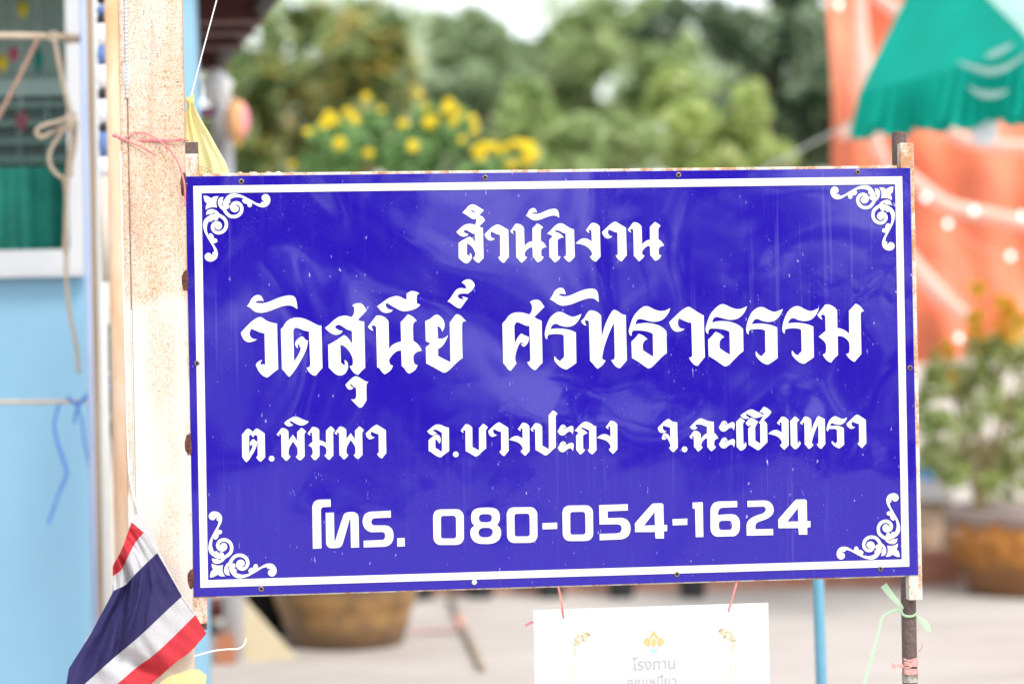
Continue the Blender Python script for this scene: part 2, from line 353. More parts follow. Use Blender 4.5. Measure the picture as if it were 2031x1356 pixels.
gl('aa', 1310, 560, S2, "115,535 170,480* 260,395* 330,345* 380,328* 430,355* 500,400* 580,445 595,1005 560,1045* 500,1120 460,1110* 410,1060* 382,1008 415,1000* 425,970 413,543 370,535* 310,512* 250,482 235,515* 235,570* 260,610* 325,625 270,655* 205,660* 155,625*")
gl('mo', 1530, 560, S2, "615,435 650,390* 690,340* 722,298 780,300* 840,330* 880,370 885,612 930,620* 985,645* 1045,688 1040,380 1070,350* 1130,285 1180,310* 1220,355* 1243,388 1210,398* 1197,435 1208,960 1170,1005* 1115,1068 1080,1050* 1035,1010* 1002,960 1035,952* 1047,920 1042,805* 1000,755* 950,725* 888,720 893,975 850,1015* 800,1077 760,1060* 715,1015* 687,965 715,958* 732,925 730,830* 700,785* 633,730 680,690* 727,652 722,450 690,432* 668,440* 670,470* 687,500 655,485* 630,460*")
LINE2 = [get(k) for k in ('am', 'wo', 'do', 'so', 'u', 'no', 'ii', 'yo', 'tk', 'sho', 'am2', 'ro', 'tho', 'thong', 'aa')]
LINE2 += [get('thong', (1310 - 1130) - 189 / S2, -26 / S2), get('ro', (1530 - 980) - 536 / S2, -77 / S2, 1.0), get('ro', (1530 - 980) - (536 + 486) / S2, -66 / S2), get('mo')]
gl('1so', 900, 395, S1, "163,260 220,200* 290,125* 345,103* 400,108* 460,140* 578,215 530,265 480,320 520,322* 560,345* 597,412 550,460 488,525 520,540* 558,550 572,1130 530,1170* 478,1225 430,1200* 390,1160* 365,1118 395,1108* 408,1080* 405,1020* 370,945* 320,885* 252,850 252,1060 275,1075* 300,1095 308,1075* 302,1030 330,1050* 345,1100* 335,1150* 290,1210* 235,1232* 180,1205* 120,1155* 92,1125 90,840 130,810* 220,760* 295,720 330,735* 370,775* 405,825 402,668 350,655* 290,620* 240,595* 205,600* 182,622 215,645* 250,660* 282,665 250,705* 190,720* 130,705* 80,665* 48,630 100,580* 160,525* 230,485* 310,473* 360,480* 402,495 425,450* 428,375 370,382* 320,360* 250,310* 200,280*", "325,212 345,212* 412,245 400,258* 380,255* 345,240*")
gl('1aa', 900, 395, S1, "590,672 640,620* 720,545* 790,500* 845,487* 900,505* 1045,590 1057,1110 1020,1150* 965,1222 920,1205* 880,1165* 850,1112 875,1105* 890,1080 885,685 850,680* 790,655* 725,622 705,655* 708,705* 740,745* 790,755 750,785* 690,795* 640,770* 605,720*")
gl('1no', 900, 395, S1, "1083,610 1120,565* 1165,500* 1190,472 1240,475* 1300,500* 1345,548 1357,905 1390,860* 1450,820* 1508,810 1505,560 1540,525* 1600,465 1640,485* 1690,520* 1713,548 1680,570* 1670,610* 1670,800 1710,825* 1745,865* 1778,920 1720,935* 1685,965* 1675,1020* 1680,1080* 1695,1100* 1725,1100 1690,1165* 1615,1212 1580,1185* 1545,1135* 1515,1110 1508,928 1460,930* 1410,965* 1370,1010* 1357,1060* 1370,1095* 1405,1105 1370,1160* 1300,1222 1265,1190* 1230,1145* 1198,1120 1188,620 1165,602* 1135,605* 1130,630* 1150,668 1120,655* 1095,635*")
gl('1am', 900, 395, S1, "1382,320 1410,280* 1440,220* 1480,182* 1525,172* 1570,192* 1592,260 1540,255* 1495,265 1530,282* 1600,285* 1670,265* 1760,225* 1850,195* 1930,185* 1985,205* 2010,260* 2022,360 1990,335* 1930,315* 1860,322* 1780,345* 1690,380* 1610,405* 1540,408* 1480,385* 1420,340*")
gl('1ko', 900, 395, S1, "1787,665 1850,605* 1930,520* 1990,478* 2040,463* 2100,475* 2170,520* 2250,565* 2305,578 2320,1105 2280,1150* 2220,1208 2170,1180* 2105,1108 2135,1095* 2153,1060 2143,662 2090,645* 2040,615* 1985,597* 1955,600* 1932,625 1990,640* 2060,680* 2110,735 2050,745* 1990,780 1992,1060 2005,1090* 2047,1100 2010,1165* 1937,1212 1900,1180* 1865,1135* 1832,1110 1830,800 1840,770* 1895,718 1850,685*")
gl('1ng', 1110, 395, S1, "505,590 540,545* 580,490* 618,455 670,458* 730,485* 768,525 783,1105 740,1150* 700,1195* 685,1200* 640,1175* 600,1135* 577,1095 605,1085* 620,1050* 610,1010* 570,955* 500,900* 400,865* 303,852 340,815* 400,770* 460,752* 520,760* 575,785* 615,820 608,605 580,588* 560,590* 560,615* 572,650 540,635* 515,610*")
gl('1aa2', 1110, 395, S1, "808,635 870,575* 950,500* 1020,448* 1070,433* 1120,460* 1270,550 1285,1080 1240,1130* 1190,1193 1150,1180* 1105,1135* 1073,1080 1100,1070* 1113,1045 1105,640 1060,632* 1000,605* 945,582 925,615* 928,660* 960,700* 1010,712 960,748* 900,752* 850,715*")
LINE1 = [get(k) for k in ('1so', '1aa', '1no', '1am', '1ko', '1ng', '1aa2')] + [get('1no', (1110 - 900) + 223 / S1, -28 / S1)]
gl('to', 475, 820, S3, "65,565 110,510* 160,445* 200,415* 240,402* 285,425* 362,492 400,440* 455,400* 500,410* 580,460* 675,530 690,1165 640,1220* 580,1285 540,1275* 490,1225* 445,1160 480,1140* 490,1100 483,605 450,575* 415,570* 390,595* 365,630 340,605* 315,570* 285,565* 258,595 260,1060 300,990* 340,910* 355,860 335,840* 318,800* 320,870 290,845* 272,810* 290,760* 330,705* 365,685* 400,695* 430,730* 475,740 465,830* 420,960* 340,1100* 250,1240* 185,1300 150,1270* 110,1215* 75,1165")
gl('dot', 475, 820, S3, "862,1128* 918,1152* 938,1205* 918,1258* 862,1283* 808,1258* 786,1205* 808,1152*")
gl('pho', 475, 820, S3, "1000,555 1045,495* 1095,430* 1125,388 1180,385* 1250,410* 1315,475 1318,720 1360,660* 1435,560 1490,640* 1550,720 1548,490 1590,450* 1660,378 1705,400* 1755,445* 1790,490 1760,510* 1742,560 1750,1140 1700,1195* 1640,1252 1600,1240* 1550,1200* 1508,1140 1540,1130* 1558,1080* 1560,1000* 1550,920* 1500,835* 1435,745 1390,820* 1335,920* 1320,1000* 1320,1080* 1335,1115* 1370,1140 1330,1205* 1255,1268 1215,1235* 1170,1180* 1130,1150 1120,570 1095,545* 1065,545* 1058,570* 1082,608 1050,595* 1015,575*")
gl('ih', 475, 820, S3, "1202,240 1270,185* 1350,135* 1430,92* 1500,75* 1560,88* 1650,130* 1760,175* 1858,210 1820,255* 1740,300* 1650,315* 1560,290* 1470,245* 1400,205* 1350,190 1345,215* 1385,265* 1440,295 1400,325* 1330,340* 1270,322* 1215,275*")
gl('mo3', 475, 820, S3, "1828,520 1870,475* 1915,410* 1955,355 2020,358* 2100,392* 2141,442 2143,710 2190,720* 2250,745* 2325,790 2322,455 2360,415* 2440,337 2485,360* 2530,405* 2562,448 2530,480* 2515,520 2520,1120 2480,1165* 2420,1235 2375,1220* 2320,1170* 2282,1110 2315,1095* 2333,1050* 2335,960* 2315,910* 2250,860* 2148,840 2150,1130 2110,1180* 2045,1250 2000,1235* 1950,1185* 1912,1125 1945,1110* 1962,1070 1962,970* 1930,900* 1852,855 1900,800* 1962,755 1950,525 1925,505* 1898,515* 1890,540* 1912,580 1870,570* 1840,545*")
gl('aa3', 620, 820, S3, "1428,525 1500,455* 1600,365* 1680,310* 1728,298* 1780,325* 1967,440 1978,1060 1930,1115* 1865,1197 1820,1185* 1765,1135* 1730,1075 1760,1055* 1778,1020 1772,545 1720,540* 1650,510* 1585,475 1562,510* 1565,565* 1600,610* 1668,632 1600,670* 1530,685* 1480,655* 1440,590*")
gl('oo', 840, 820, S3, "98,470 170,410* 260,335* 330,295* 400,288* 480,305* 580,350* 680,375 687,1000 620,1050* 540,1110* 480,1160* 440,1168* 370,1145* 280,1090* 200,1030* 135,1000 135,710 200,650* 280,592* 350,555* 400,570* 440,620* 460,690* 450,750* 420,803 395,760* 360,710* 315,690 318,920 390,955* 465,1015 495,990 493,515 400,455* 320,425* 280,428* 250,455 300,490* 360,520 320,545* 255,578* 190,560* 130,515*")
gl('bo', 840, 820, S3, "1000,450 1045,390* 1090,325* 1125,285 1175,282* 1240,310* 1308,368 1312,890 1400,935 1490,985 1488,385 1520,355* 1597,268 1640,290* 1690,330* 1730,372 1690,410* 1672,460 1682,930 1620,975* 1530,1060* 1450,1130* 1395,1150 1330,1115* 1230,1055* 1130,1000 1122,460 1095,440* 1065,445* 1060,470* 1080,515 1045,500* 1015,475*")
gl('ng3', 980, 810, S3, "638,540 680,485* 730,415* 760,378 810,378* 880,405* 945,470 950,1140 900,1195* 838,1265 800,1240* 750,1190* 715,1130 745,1120* 765,1080* 760,1040* 710,960* 630,900* 520,865* 405,835 460,785* 540,740* 620,733* 690,755* 765,805 760,550 735,530* 705,535* 700,560* 720,605 685,590* 655,565*")
gl('po', 980, 810, S3, "975,550 1015,500* 1065,430* 1105,388 1160,390* 1225,415* 1288,478 1292,990 1380,1040 1470,1085 1462,175 1490,145* 1575,47 1620,65* 1670,105* 1703,145 1665,170* 1650,220 1655,1035 1590,1085* 1500,1175* 1420,1240* 1375,1252* 1310,1220* 1210,1160* 1110,1105 1098,565 1075,545* 1045,550* 1040,575* 1060,618 1020,605* 990,575*")
gl('ah', 1090, 810, S3, "212,600 250,545* 290,465* 330,435* 370,428* 410,450* 435,485* 440,512 410,515* 375,502* 368,512* 400,535* 460,515* 530,480* 590,462* 630,485* 640,550* 630,620* 617,695 600,650* 560,615* 520,615* 460,650* 400,700* 340,718* 280,700* 230,640*")
gl('ko3', 1090, 810, S3, "665,590 730,530* 810,440* 880,380* 950,350* 1020,358* 1110,400* 1180,450* 1248,472 1258,1110 1210,1165* 1150,1225 1110,1210* 1060,1165* 1018,1105 1050,1090* 1065,1055 1060,575 1010,560* 940,525* 890,505* 855,515* 832,540 900,560* 970,610* 1018,662 950,680* 895,725 900,1060 915,1085* 950,1100 910,1165* 822,1232 785,1190* 750,1150* 715,1110 710,740 730,700* 782,648 730,615*")
gl('jo', 1300, 805, S3, "60,580 130,510* 230,410* 310,355* 350,345* 390,365* 450,410* 580,435 597,1115 550,1165* 490,1232 450,1220* 400,1170* 357,1112 385,1100* 403,1065 395,1020* 350,920* 305,850* 285,870* 255,895* 210,900* 170,870* 180,820* 205,755* 235,725* 285,730* 340,765* 380,825* 402,895 390,570 340,560* 280,545* 215,520 195,550* 195,600* 225,650* 290,672 240,705* 170,718* 110,695* 70,630*", "232,828 255,820* 288,842* 268,856* 242,842*")
gl('cho', 1300, 805, S3, "920,560 990,490* 1080,400* 1160,345* 1210,328* 1290,350* 1400,395* 1560,420 1570,720 1610,745* 1650,800* 1687,862 1630,880* 1590,915* 1575,970* 1575,1045* 1590,1075* 1622,1085 1590,1140* 1500,1208 1460,1180* 1430,1140* 1390,1100 1385,860 1340,870* 1290,910* 1245,970* 1228,1040* 1235,1075* 1265,1090 1230,1150* 1145,1220 1110,1185* 1075,1135* 1033,1095 1025,830 1000,812* 980,815* 975,835* 992,885 950,865* 910,820 950,770* 1000,700* 1035,660 1090,660* 1160,690* 1210,750 1220,895 1250,835* 1310,770* 1380,735 1380,550 1330,535* 1240,500* 1140,488* 1080,500* 1068,530* 1085,555* 1125,575 1080,610* 1020,630* 970,610*")
gl('eh', 1420, 800, S3, "540,490 570,455* 650,378 690,400* 750,445* 780,480 740,500* 722,545 735,1075 750,1090* 768,1085 775,1060* 772,1030 805,1060* 815,1110* 795,1170* 740,1230* 665,1260* 620,1230* 590,1195* 552,1160")
gl('chang', 1420, 800, S3, "795,520 830,480* 880,415* 925,385* 965,385* 1010,405* 1125,478 1105,530* 1070,590* 1048,650 1055,990 1190,1075 1185,540 1165,525* 1140,520 1180,470* 1220,410* 1262,325 1285,275 1240,240* 1180,222* 1170,215 1225,155* 1270,95* 1310,92* 1370,120* 1430,165* 1480,210 1460,270* 1400,340* 1330,400* 1270,460 1310,475* 1345,510* 1370,560 1380,1030 1330,1080* 1250,1160* 1180,1225* 1135,1248* 1090,1235* 980,1165* 872,1100 862,670 890,640* 960,585 930,580* 870,545 880,565* 905,580* 900,605 850,590* 815,560*")
gl('ih2', 1420, 800, S3, "658,310 720,265* 800,215* 880,168* 950,155* 1010,170* 1100,215* 1200,260* 1255,298 1240,330* 1160,370* 1050,385* 980,360* 900,315* 850,285* 805,270 800,295* 840,345* 895,375 850,400* 780,408* 720,385* 670,345*")
S4 = 12.309
gl('eh2', 1560, 800, S4, "88,425 120,390* 190,313 235,335* 290,380* 308,412 270,430* 252,480 262,940 275,958* 292,960 300,945* 298,908 330,935* 340,975* 320,1020* 270,1080* 205,1112* 165,1085* 130,1045* 100,1015")
gl('tho3', 1560, 800, S4, "328,465 365,420* 405,355* 432,318 480,315* 540,340* 600,395 608,680 620,620* 660,500* 710,395* 755,315* 790,308* 830,330* 930,375 943,990 900,1035* 855,1095* 830,1098* 790,1070* 755,1030* 733,985 765,975* 777,945 772,505 740,560* 690,680* 645,810* 613,950 620,980* 657,995 620,1050* 550,1107 515,1080* 480,1030* 440,995 432,485 410,462* 388,460* 383,485* 400,523 365,505* 340,485*")
gl('ro3', 1560, 800, S4, "972,615 985,550* 1020,450* 1075,370* 1140,318* 1190,308* 1240,325* 1310,360* 1380,375* 1430,355* 1473,335 1445,410* 1390,475* 1330,510* 1250,515* 1180,500* 1125,478* 1090,480* 1070,510* 1060,545 1120,540* 1220,540* 1320,560* 1392,595 1403,1000 1350,1045* 1280,1090* 1255,1085* 1190,1050* 1130,1000* 1098,955* 1100,930* 1112,905 1140,940* 1190,975 1235,925 1225,640 1205,622* 1150,615* 1080,615* 1035,620* 1020,640* 1008,680 985,660*")
gl('aa4', 1560, 800, S4, "1462,490 1530,425* 1620,340* 1680,285* 1730,272* 1780,295* 1932,395 1945,965 1900,1015* 1850,1078 1810,1065* 1765,1020* 1728,968 1755,955* 1770,925 1765,495 1720,488* 1660,460* 1605,437 1585,465* 1585,510* 1615,555* 1672,572 1620,605* 1570,615* 1520,590* 1475,540*")
q = 1 / S3
LINE3 = [get(k) for k in ('to', 'dot', 'pho', 'ih', 'mo3', 'aa3', 'oo', 'bo', 'ng3', 'po', 'ah', 'ko3', 'jo', 'cho', 'eh', 'chang', 'ih2', 'eh2', 'tho3', 'ro3', 'aa4')]
LINE3 += [get('pho', 1553 * q, -38 * q), get('dot', 365 + 2 * q, -115 * q), get('aa3', 360 - 1588 * q, -10 + 71 * q), get('ah', 5 * q, 450 * q),
          get('ng3', 110 + 870 * q, -50 * q), get('dot', 825 - 84 * q, -15 - 48 * q), get('ah', 210 + 1485 * q, -5 - 35 * q), get('ah', 210 + 1490 * q, -5 + 415 * q),
          get('ng3', 440 + 1000 * q, -10 - 26 * q)]
gl('p1', 610, 980, S1, "90,240 98,200* 130,140* 180,108* 230,98 442,93 445,235 300,242 275,255* 258,285* 255,310 268,1030 102,1040")
gl('p2', 610, 980, S1, "347,350 505,345 515,885 530,890 690,395* 720,360* 770,340* 880,335* 940,360* 970,405* 978,440 988,1012 833,1018 822,490 808,470 680,920* 660,970* 620,1010* 560,1025 440,1028 395,1005* 365,965* 355,920")
gl('p3', 610, 980, S1, "1595,312 1597,440 1280,455 1240,475* 1222,520* 1230,560* 1265,590* 1300,592 1470,592 1550,605* 1610,650* 1640,715* 1648,800* 1635,880* 1590,950* 1530,985* 1470,1000 1077,1013 1075,885 1440,870 1475,845* 1488,790* 1475,740* 1440,720* 1400,718 1230,722 1170,705* 1105,655* 1070,590* 1055,520* 1065,450* 1095,385* 1150,345* 1220,328")
gl('p4', 610, 980, S1, "1718,838 1860,832 1866,992 1722,998")
gl('d0', 850, 990, S1, "85,340 95,280* 130,220* 200,192* 250,188 520,184 590,195* 640,235* 668,290* 672,340 677,720 665,780* 620,840* 560,862* 510,868 240,870 180,860* 125,820* 98,765* 92,720", "235,370 242,335* 265,315* 300,312 460,308 500,318* 520,345* 525,380 530,690 520,725* 495,742* 465,745 280,746 255,738* 240,715* 238,680")
gl('d8', 850, 990, S1, "815,330* 830,250* 880,190* 960,163* 1090,153* 1220,158* 1310,190* 1355,260* 1365,350* 1350,430* 1310,487 1360,530* 1388,600* 1385,690* 1350,770* 1270,825* 1170,848* 1070,850* 960,840* 870,800* 815,720* 800,640* 815,560* 880,498 835,450* 818,390*", "965,360* 975,310* 1010,285* 1090,278* 1160,283* 1205,310* 1213,350* 1200,405* 1150,432* 1080,435* 1010,428* 975,400*", "955,635* 975,580* 1030,545* 1100,540* 1170,545* 1220,580* 1230,630* 1210,680* 1160,715* 1090,725* 1020,718* 970,685*")
S5 = 7.522
gl('da', 1060, 980, S5, "117,427 337,418 338,512 120,520")
gl('d5', 1060, 980, S5, "963,158 1390,143 1393,238 1090,250 1092,352 1280,347 1350,360* 1405,405* 1430,480* 1425,560* 1390,625* 1340,655* 1285,668 973,682 970,588 1230,578 1280,560* 1300,510* 1285,460* 1245,445* 1200,443 970,447")
gl('d4', 1060, 980, S5, "1497,430 1745,150* 1775,133* 1800,132 1890,130 1918,145* 1922,170 1928,452 1978,455 1978,545 1930,548 1930,655 1805,655 1798,558 1500,560", "1632,462 1790,262 1797,458")
gl('d1', 1360, 980, S5, "100,120 235,113 250,120* 253,135 262,632 148,635 138,212 102,210")
gl('d6', 1360, 980, S5, "765,97 767,188 560,195 510,210* 485,250* 483,312 520,302* 600,295 680,293 750,310* 795,365* 805,430 805,490 790,560* 745,610* 690,622 470,628 420,610* 380,560* 368,500 367,240 380,180* 420,125* 480,105* 520,102", "492,440 500,410* 530,393* 560,390 630,388 670,400* 688,440* 688,480 680,510* 650,525* 620,527 540,528 505,515* 492,480")
gl('d2', 1360, 980, S5, "918,95 1150,88 1230,100* 1285,145* 1310,220* 1295,290* 1240,345* 1150,385* 1080,410* 1045,440* 1037,480 1040,518 1300,512 1305,605 908,613 905,460 920,410* 970,355* 1060,310* 1150,280* 1190,240* 1190,205* 1160,180* 1120,180 920,186")
LINE4 = [get(k) for k in ('p1', 'p2', 'p3', 'p4', 'd0', 'd8', 'da', 'd5', 'd4', 'd1', 'd6', 'd2')]
LINE4 += [get('d0', 146, -4.1), get('d0', 256.4, -7.7), get('da', 258, -8), get('d4', 300 - 119 / S5, -58 / S5)]
gl('orn', 0, 0, 9.04, "1085,240 1130,238* 1175,232 1130,225* 1095,190* 1095,150* 1125,112* 1170,103* 1215,125* 1243,180* 1235,250* 1190,310* 1120,333* 1040,318* 960,275* 918,255 920,290* 895,328* 850,315* 840,265 800,265* 755,230* 755,195* 785,178 720,155* 640,150* 580,165* 535,190 548,225* 530,250* 485,285 525,285* 515,340* 465,355 490,400* 540,450* 600,462* 660,445* 705,395* 712,340* 690,295* 650,280* 620,290 660,300* 688,335* 685,375* 650,408* 600,412* 555,380* 537,320* 560,260* 610,225* 670,222* 730,255* 768,320* 765,400* 725,470* 660,510* 590,520* 510,500* 450,445* 410,375 360,330* 330,260* 335,190* 375,150* 428,145 415,180* 415,220* 385,290 405,315 420,240* 450,180* 500,120* 570,88* 650,90* 740,115* 830,160* 920,210* 1000,255* 1070,272 1080,255*")
gl('flo', 0, 0, 9.04, "80,120 130,120* 185,145* 220,165 260,135* 345,130 320,165* 300,230* 310,330 250,320* 180,330* 115,362 115,310* 140,255 100,215*")

# ------------------------------------------------------------------ the sign board
base_p = ground(1808, 1356); 
SIGN = thing('sign_board', Vector((S_C.x + .66, S_C.y + .1, 0)), 'blue temple office sign with white lettering and a phone number', 'sign')
mb = MB(); mb.box(sgn(0, 0, -.0011), SW, .002, SH, (S_R, -S_N, S_U), .0004)
# face subdivided is not needed: the buckling is in the film
build('face_panel', mb, M_FACE, SIGN, sgn(0, 0, 0))
def border():
    o = [uv(on_sign(*p)) for p in ((383.3, 369), (1789, 350), (1803.3, 1122.7), (397.5, 1164.7))]
    i = [uv(on_sign(*p)) for p in ((399.6, 383.3), (1775.2, 365.3), (1788.2, 1108.5), (412.6, 1149.5))]
    v, f = fill([o, i]); mb = MB(); mb.add([sgn(a, b, .0012 + cc) for a, b, cc in v], f)
    return build('border_line', mb, M_VINYL, SIGN)
border()
mx = lambda gl_: sum(p[0] for p in gl_[0]) / len(gl_[0])
for nm, L in (('heading_text', LINE1), ('temple_name_text', [g_ for g_ in LINE2 if mx(g_) < 955]), ('temple_name_text', [g_ for g_ in LINE2 if mx(g_) >= 955]),
              ('address_text', [g_ for g_ in LINE3 if mx(g_) < 800]), ('address_text', [g_ for g_ in LINE3 if 800 <= mx(g_) < 1270]), ('address_text', [g_ for g_ in LINE3 if mx(g_) >= 1270]),
              ('phone_label_text', [g_ for g_ in LINE4 if mx(g_) < 830]), ('phone_number_text', [g_ for g_ in LINE4 if mx(g_) >= 830])):
    sign_marks(nm, L, SIGN, M_VINYL)
# corner ornaments: traced once, mirrored to the four corners of the border
ic = [uv(on_sign(*p)) for p in ((399.6, 383.3), (1775.2, 365.3), (1788.2, 1108.5), (412.6, 1149.5))]
px2m = SW / 1440.5
def orn_polys():
    a = [(x, y) for x, y in path(G['orn'][3][0], 0, 0, 9.04)]; fl = [(x, y) for x, y in path(G['flo'][3][0], 0, 0, 9.04)]
    c0 = (45 / 9.04, 72 / 9.04)
    A = [((x - c0[0]) * px2m, (y - c0[1]) * px2m) for x, y in a]; F = [((x - c0[0]) * px2m, (y - c0[1]) * px2m) for x, y in fl]
    B = [(y + .0004, x) for x, y in A]
    return [[A], [B], [F]]
OP = orn_polys()
for (cu_, cv_), sx_, sy_ in zip(ic, (1, -1, -1, 1), (-1, -1, 1, 1)):
    mb = MB()
    for polys in OP:
        v, f = fill([[(cu_ + sx_ * x, cv_ + sy_ * y) for x, y in pl] for pl in polys])
        mb.add([sgn(a, b, .0012 + cc) for a, b, cc in v], f)
    build('corner_ornament', mb, M_VINYL, SIGN)
def screw(px, py, mat):
    c = on_sign(px, py); a, b = uv(c); n = 14; v = []; f = []
    prof = [(.0052, .0013), (.0048, .0026), (.0030, .0034), (.0012, .0030), (.0010, .0016)]
    for r_, o_ in prof:
        for k in range(n): v.append(sgn(a + r_ * math.cos(2 * math.pi * k / n), b + r_ * math.sin(2 * math.pi * k / n), o_))
    for j in range(len(prof) - 1):
        for k in range(n): f.append((j * n + k, j * n + (k + 1) % n, (j + 1) * n + (k + 1) % n, (j + 1) * n + k))
    f.append(tuple((len(prof) - 1) * n + k for k in range(n)))
    o = obj('screw', v, f, [mat, M_BLACK if mat is M_SCREW else mat], SIGN)
    for i_, p_ in enumerate(o.data.polygons): p_.material_index = 1 if i_ >= 2 * n else 0
    return o
SC = [(478.6, 360), (962, 352), (1345.5, 347), (1701, 341.5), (391, 720), (1804.5, 729), (518, 1167), (1342.5, 1138), (1746, 1127)]
for p in SC: screw(*p, M_SCREW)
z_ = screw(940.6, 1154, M_ZINC); z_['label'] = 'bright new zinc screw'
# steel frame behind the sheet, its stubs sticking out above and below
mb = MB(); ax = (S_R, -S_N, S_U); TB = .025
hw, hh = SW / 2, SH / 2
mb.box(sgn(0, hh - TB / 2 + .0055, -.0022 - TB / 2), SW - 2 * TB, TB, TB, ax, .002)
mb.box(sgn(0, -hh + TB / 2 - .003, -.0022 - TB / 2), SW - 2 * TB, TB, TB, ax, .002)
ul, ztop = uv(on_sign(366.5, 305)); ur = uv(on_sign(392.5, 305))[0]
zb = uv(on_sign(400, 1237))[1]
mb.box(sgn(-hw + TB / 2 + .001, (ztop + zb) / 2, -.0022 - TB / 2), TB + .001, TB, ztop - zb, ax, .002)
zt2 = uv(on_sign(1793, 283))[1]; zb2 = uv(on_sign(1812, 1190))[1]
mb.box(sgn(hw - TB / 2 + .0075, (zt2 + zb2) / 2, -.0022 - TB / 2), TB + .002, TB, zt2 - zb2, ax, .002)
for k in range(26):                              # crumbs of rust and mud on the top rail
    u_ = random.choice([random.uniform(-.61, -.48), random.uniform(.60, .66), random.uniform(-.66, .66)])
    r_ = random.uniform(.0012, .0038) if u_ < -.47 else random.uniform(.0008, .002)
    mb.ball(sgn(u_, hh + .0055, -.012 + random.uniform(-.008, .008)), r_ * 1.6, r_ * 1.3, r_, 8, .5)
build('frame', mb, M_FRAME, SIGN)
# dark steel pole carrying the right side
mb = MB()
u0 = uv(on_sign(1782, 263))[0]; pz = uv(on_sign(1782, 263))[1]
yb = -.0022 - TB - .014
ptop = sgn(uv(on_sign(1783, 263, yb))[0], pz + .004, yb)
pole_x = on_sign(1803, 1250, yb)
pc = Vector((ptop.x, ptop.y, 0))
mb.tube([(pole_x.x, pole_x.y, 0), (pole_x.x, pole_x.y, pole_x.z), (ptop.x, ptop.y, ptop.z)], .0148, 16)
build('support_pole', mb, M_DSTEEL, SIGN, smooth=False)
# short dark bar welded on at the left
mb = MB(); p = uv(on_sign(379.5, 283, yb)); mb.box(sgn(p[0] - .0005, p[1] - .05, yb + .002), .027, .022, .10, ax, .002)
build('welded_bar', mb, M_DSTEEL, SIGN); mb = MB()
p = uv(on_sign(404, 1239)); mb.box(sgn(p[0], p[1] + .005, -.0022 - TB / 2), .012, .012, .03, ax, .001)
build('bar_end', mb, M_DSTEEL, SIGN)

# ------------------------------------------------------------------ rusty post at the left
PY = S_C.y - math.sin(YAW) * .7 - .012          # front face depth
pl, pr = at(237, 100, PY), at(361, 100, PY)
pl2, pr2 = at(258, 1250, PY), at(384, 1250, PY)
xl, xr = (pl.x + pl2.x) / 2, (pr.x + pr2.x) / 2 + .001
PA = (S_R, -S_N, S_U)
POST = thing('steel_post', Vector(((xl + xr) / 2, PY + .05, 0)), 'square steel post with peeling cream paint and rust specks, left of the sign', 'post')
mb = MB(); W_ = xr - xl
mb.box(Vector(((xl + .0150 + xr) / 2, PY, 1.4)) - S_N * .04, W_ - .0150, .08, 2.8, PA, .004)
build('box_section', mb, M_POST, POST)
mb = MB(); mb.box(Vector((xl + .0066, PY - W_ / 2 * math.sin(YAW) + .0007, 1.4)) - S_N * .04, .0132, .08, 2.8, PA, .003)
build('edge_channel', mb, M_POST, POST)
zs_ = at(255, 615, PY).z
mb = MB(); mb.box(Vector((xl + .0141, PY - W_ / 2 * math.sin(YAW) + .0008, zs_ / 2)) - S_N * .03, .0023, .06, zs_, PA); build('filled_seam', mb, M_POST, POST)
mb = MB(); mb.box(Vector((xl + .0141, PY - W_ / 2 * math.sin(YAW) + .0042, (zs_ + 2.79) / 2)) - S_N * .03, .0022, .06, 2.79 - zs_, PA)
build('seam_joint', mb, plain('seam_rust', (.40, .26, .2), (.25, .14, .1), 80), POST)
mb = MB(); rr_ = random.Random(4)
for k in range(30):
    z = at(248, -40 + k * 8, PY).z
    mb.ball((xl + .0145, PY - W_ / 2 * math.sin(YAW) + .001, z), .0035, .003, .005, 8, .4, rr_)
mb.ball((xl + .0135, PY - W_ / 2 * math.sin(YAW) + .002, at(248, 150, PY).z), .008, .003, .028, 12, .1, rr_)
build('weld_seam', mb, M_WHITE, POST, smooth=True)
for (px, py, h) in ((364, 366, 36), (368, 556, 33), (372, 882, 33), (380, 1148, 30)):
    mb = MB(); c = at(px, py, PY + .001); mb.ball((min(c.x, xr - .0065), c.y + W_ / 2 * math.sin(YAW) + .001, c.z), .0078, .0045, h * .00097, 18, .22, rr_)
    build('weld_bead', mb, M_RUST, POST, smooth=True)
mb = MB(); c = at(349, 645, PY + .0045); mb.tube([c + Vector((0, .004, 0)), c], .0034, 14); build('bolt_hole', mb, M_BLACK, POST)
mb = MB(); c = at(349, 645, PY + .0055)
for k in range(7): mb.ball(c + Vector((rr_.uniform(-.012, .014), .0012, rr_.uniform(-.012, .01))), rr_.uniform(.002, .005), .0016, rr_.uniform(.002, .004), 8, .5, rr_)
build('rust_scab', mb, M_RUST, POST)

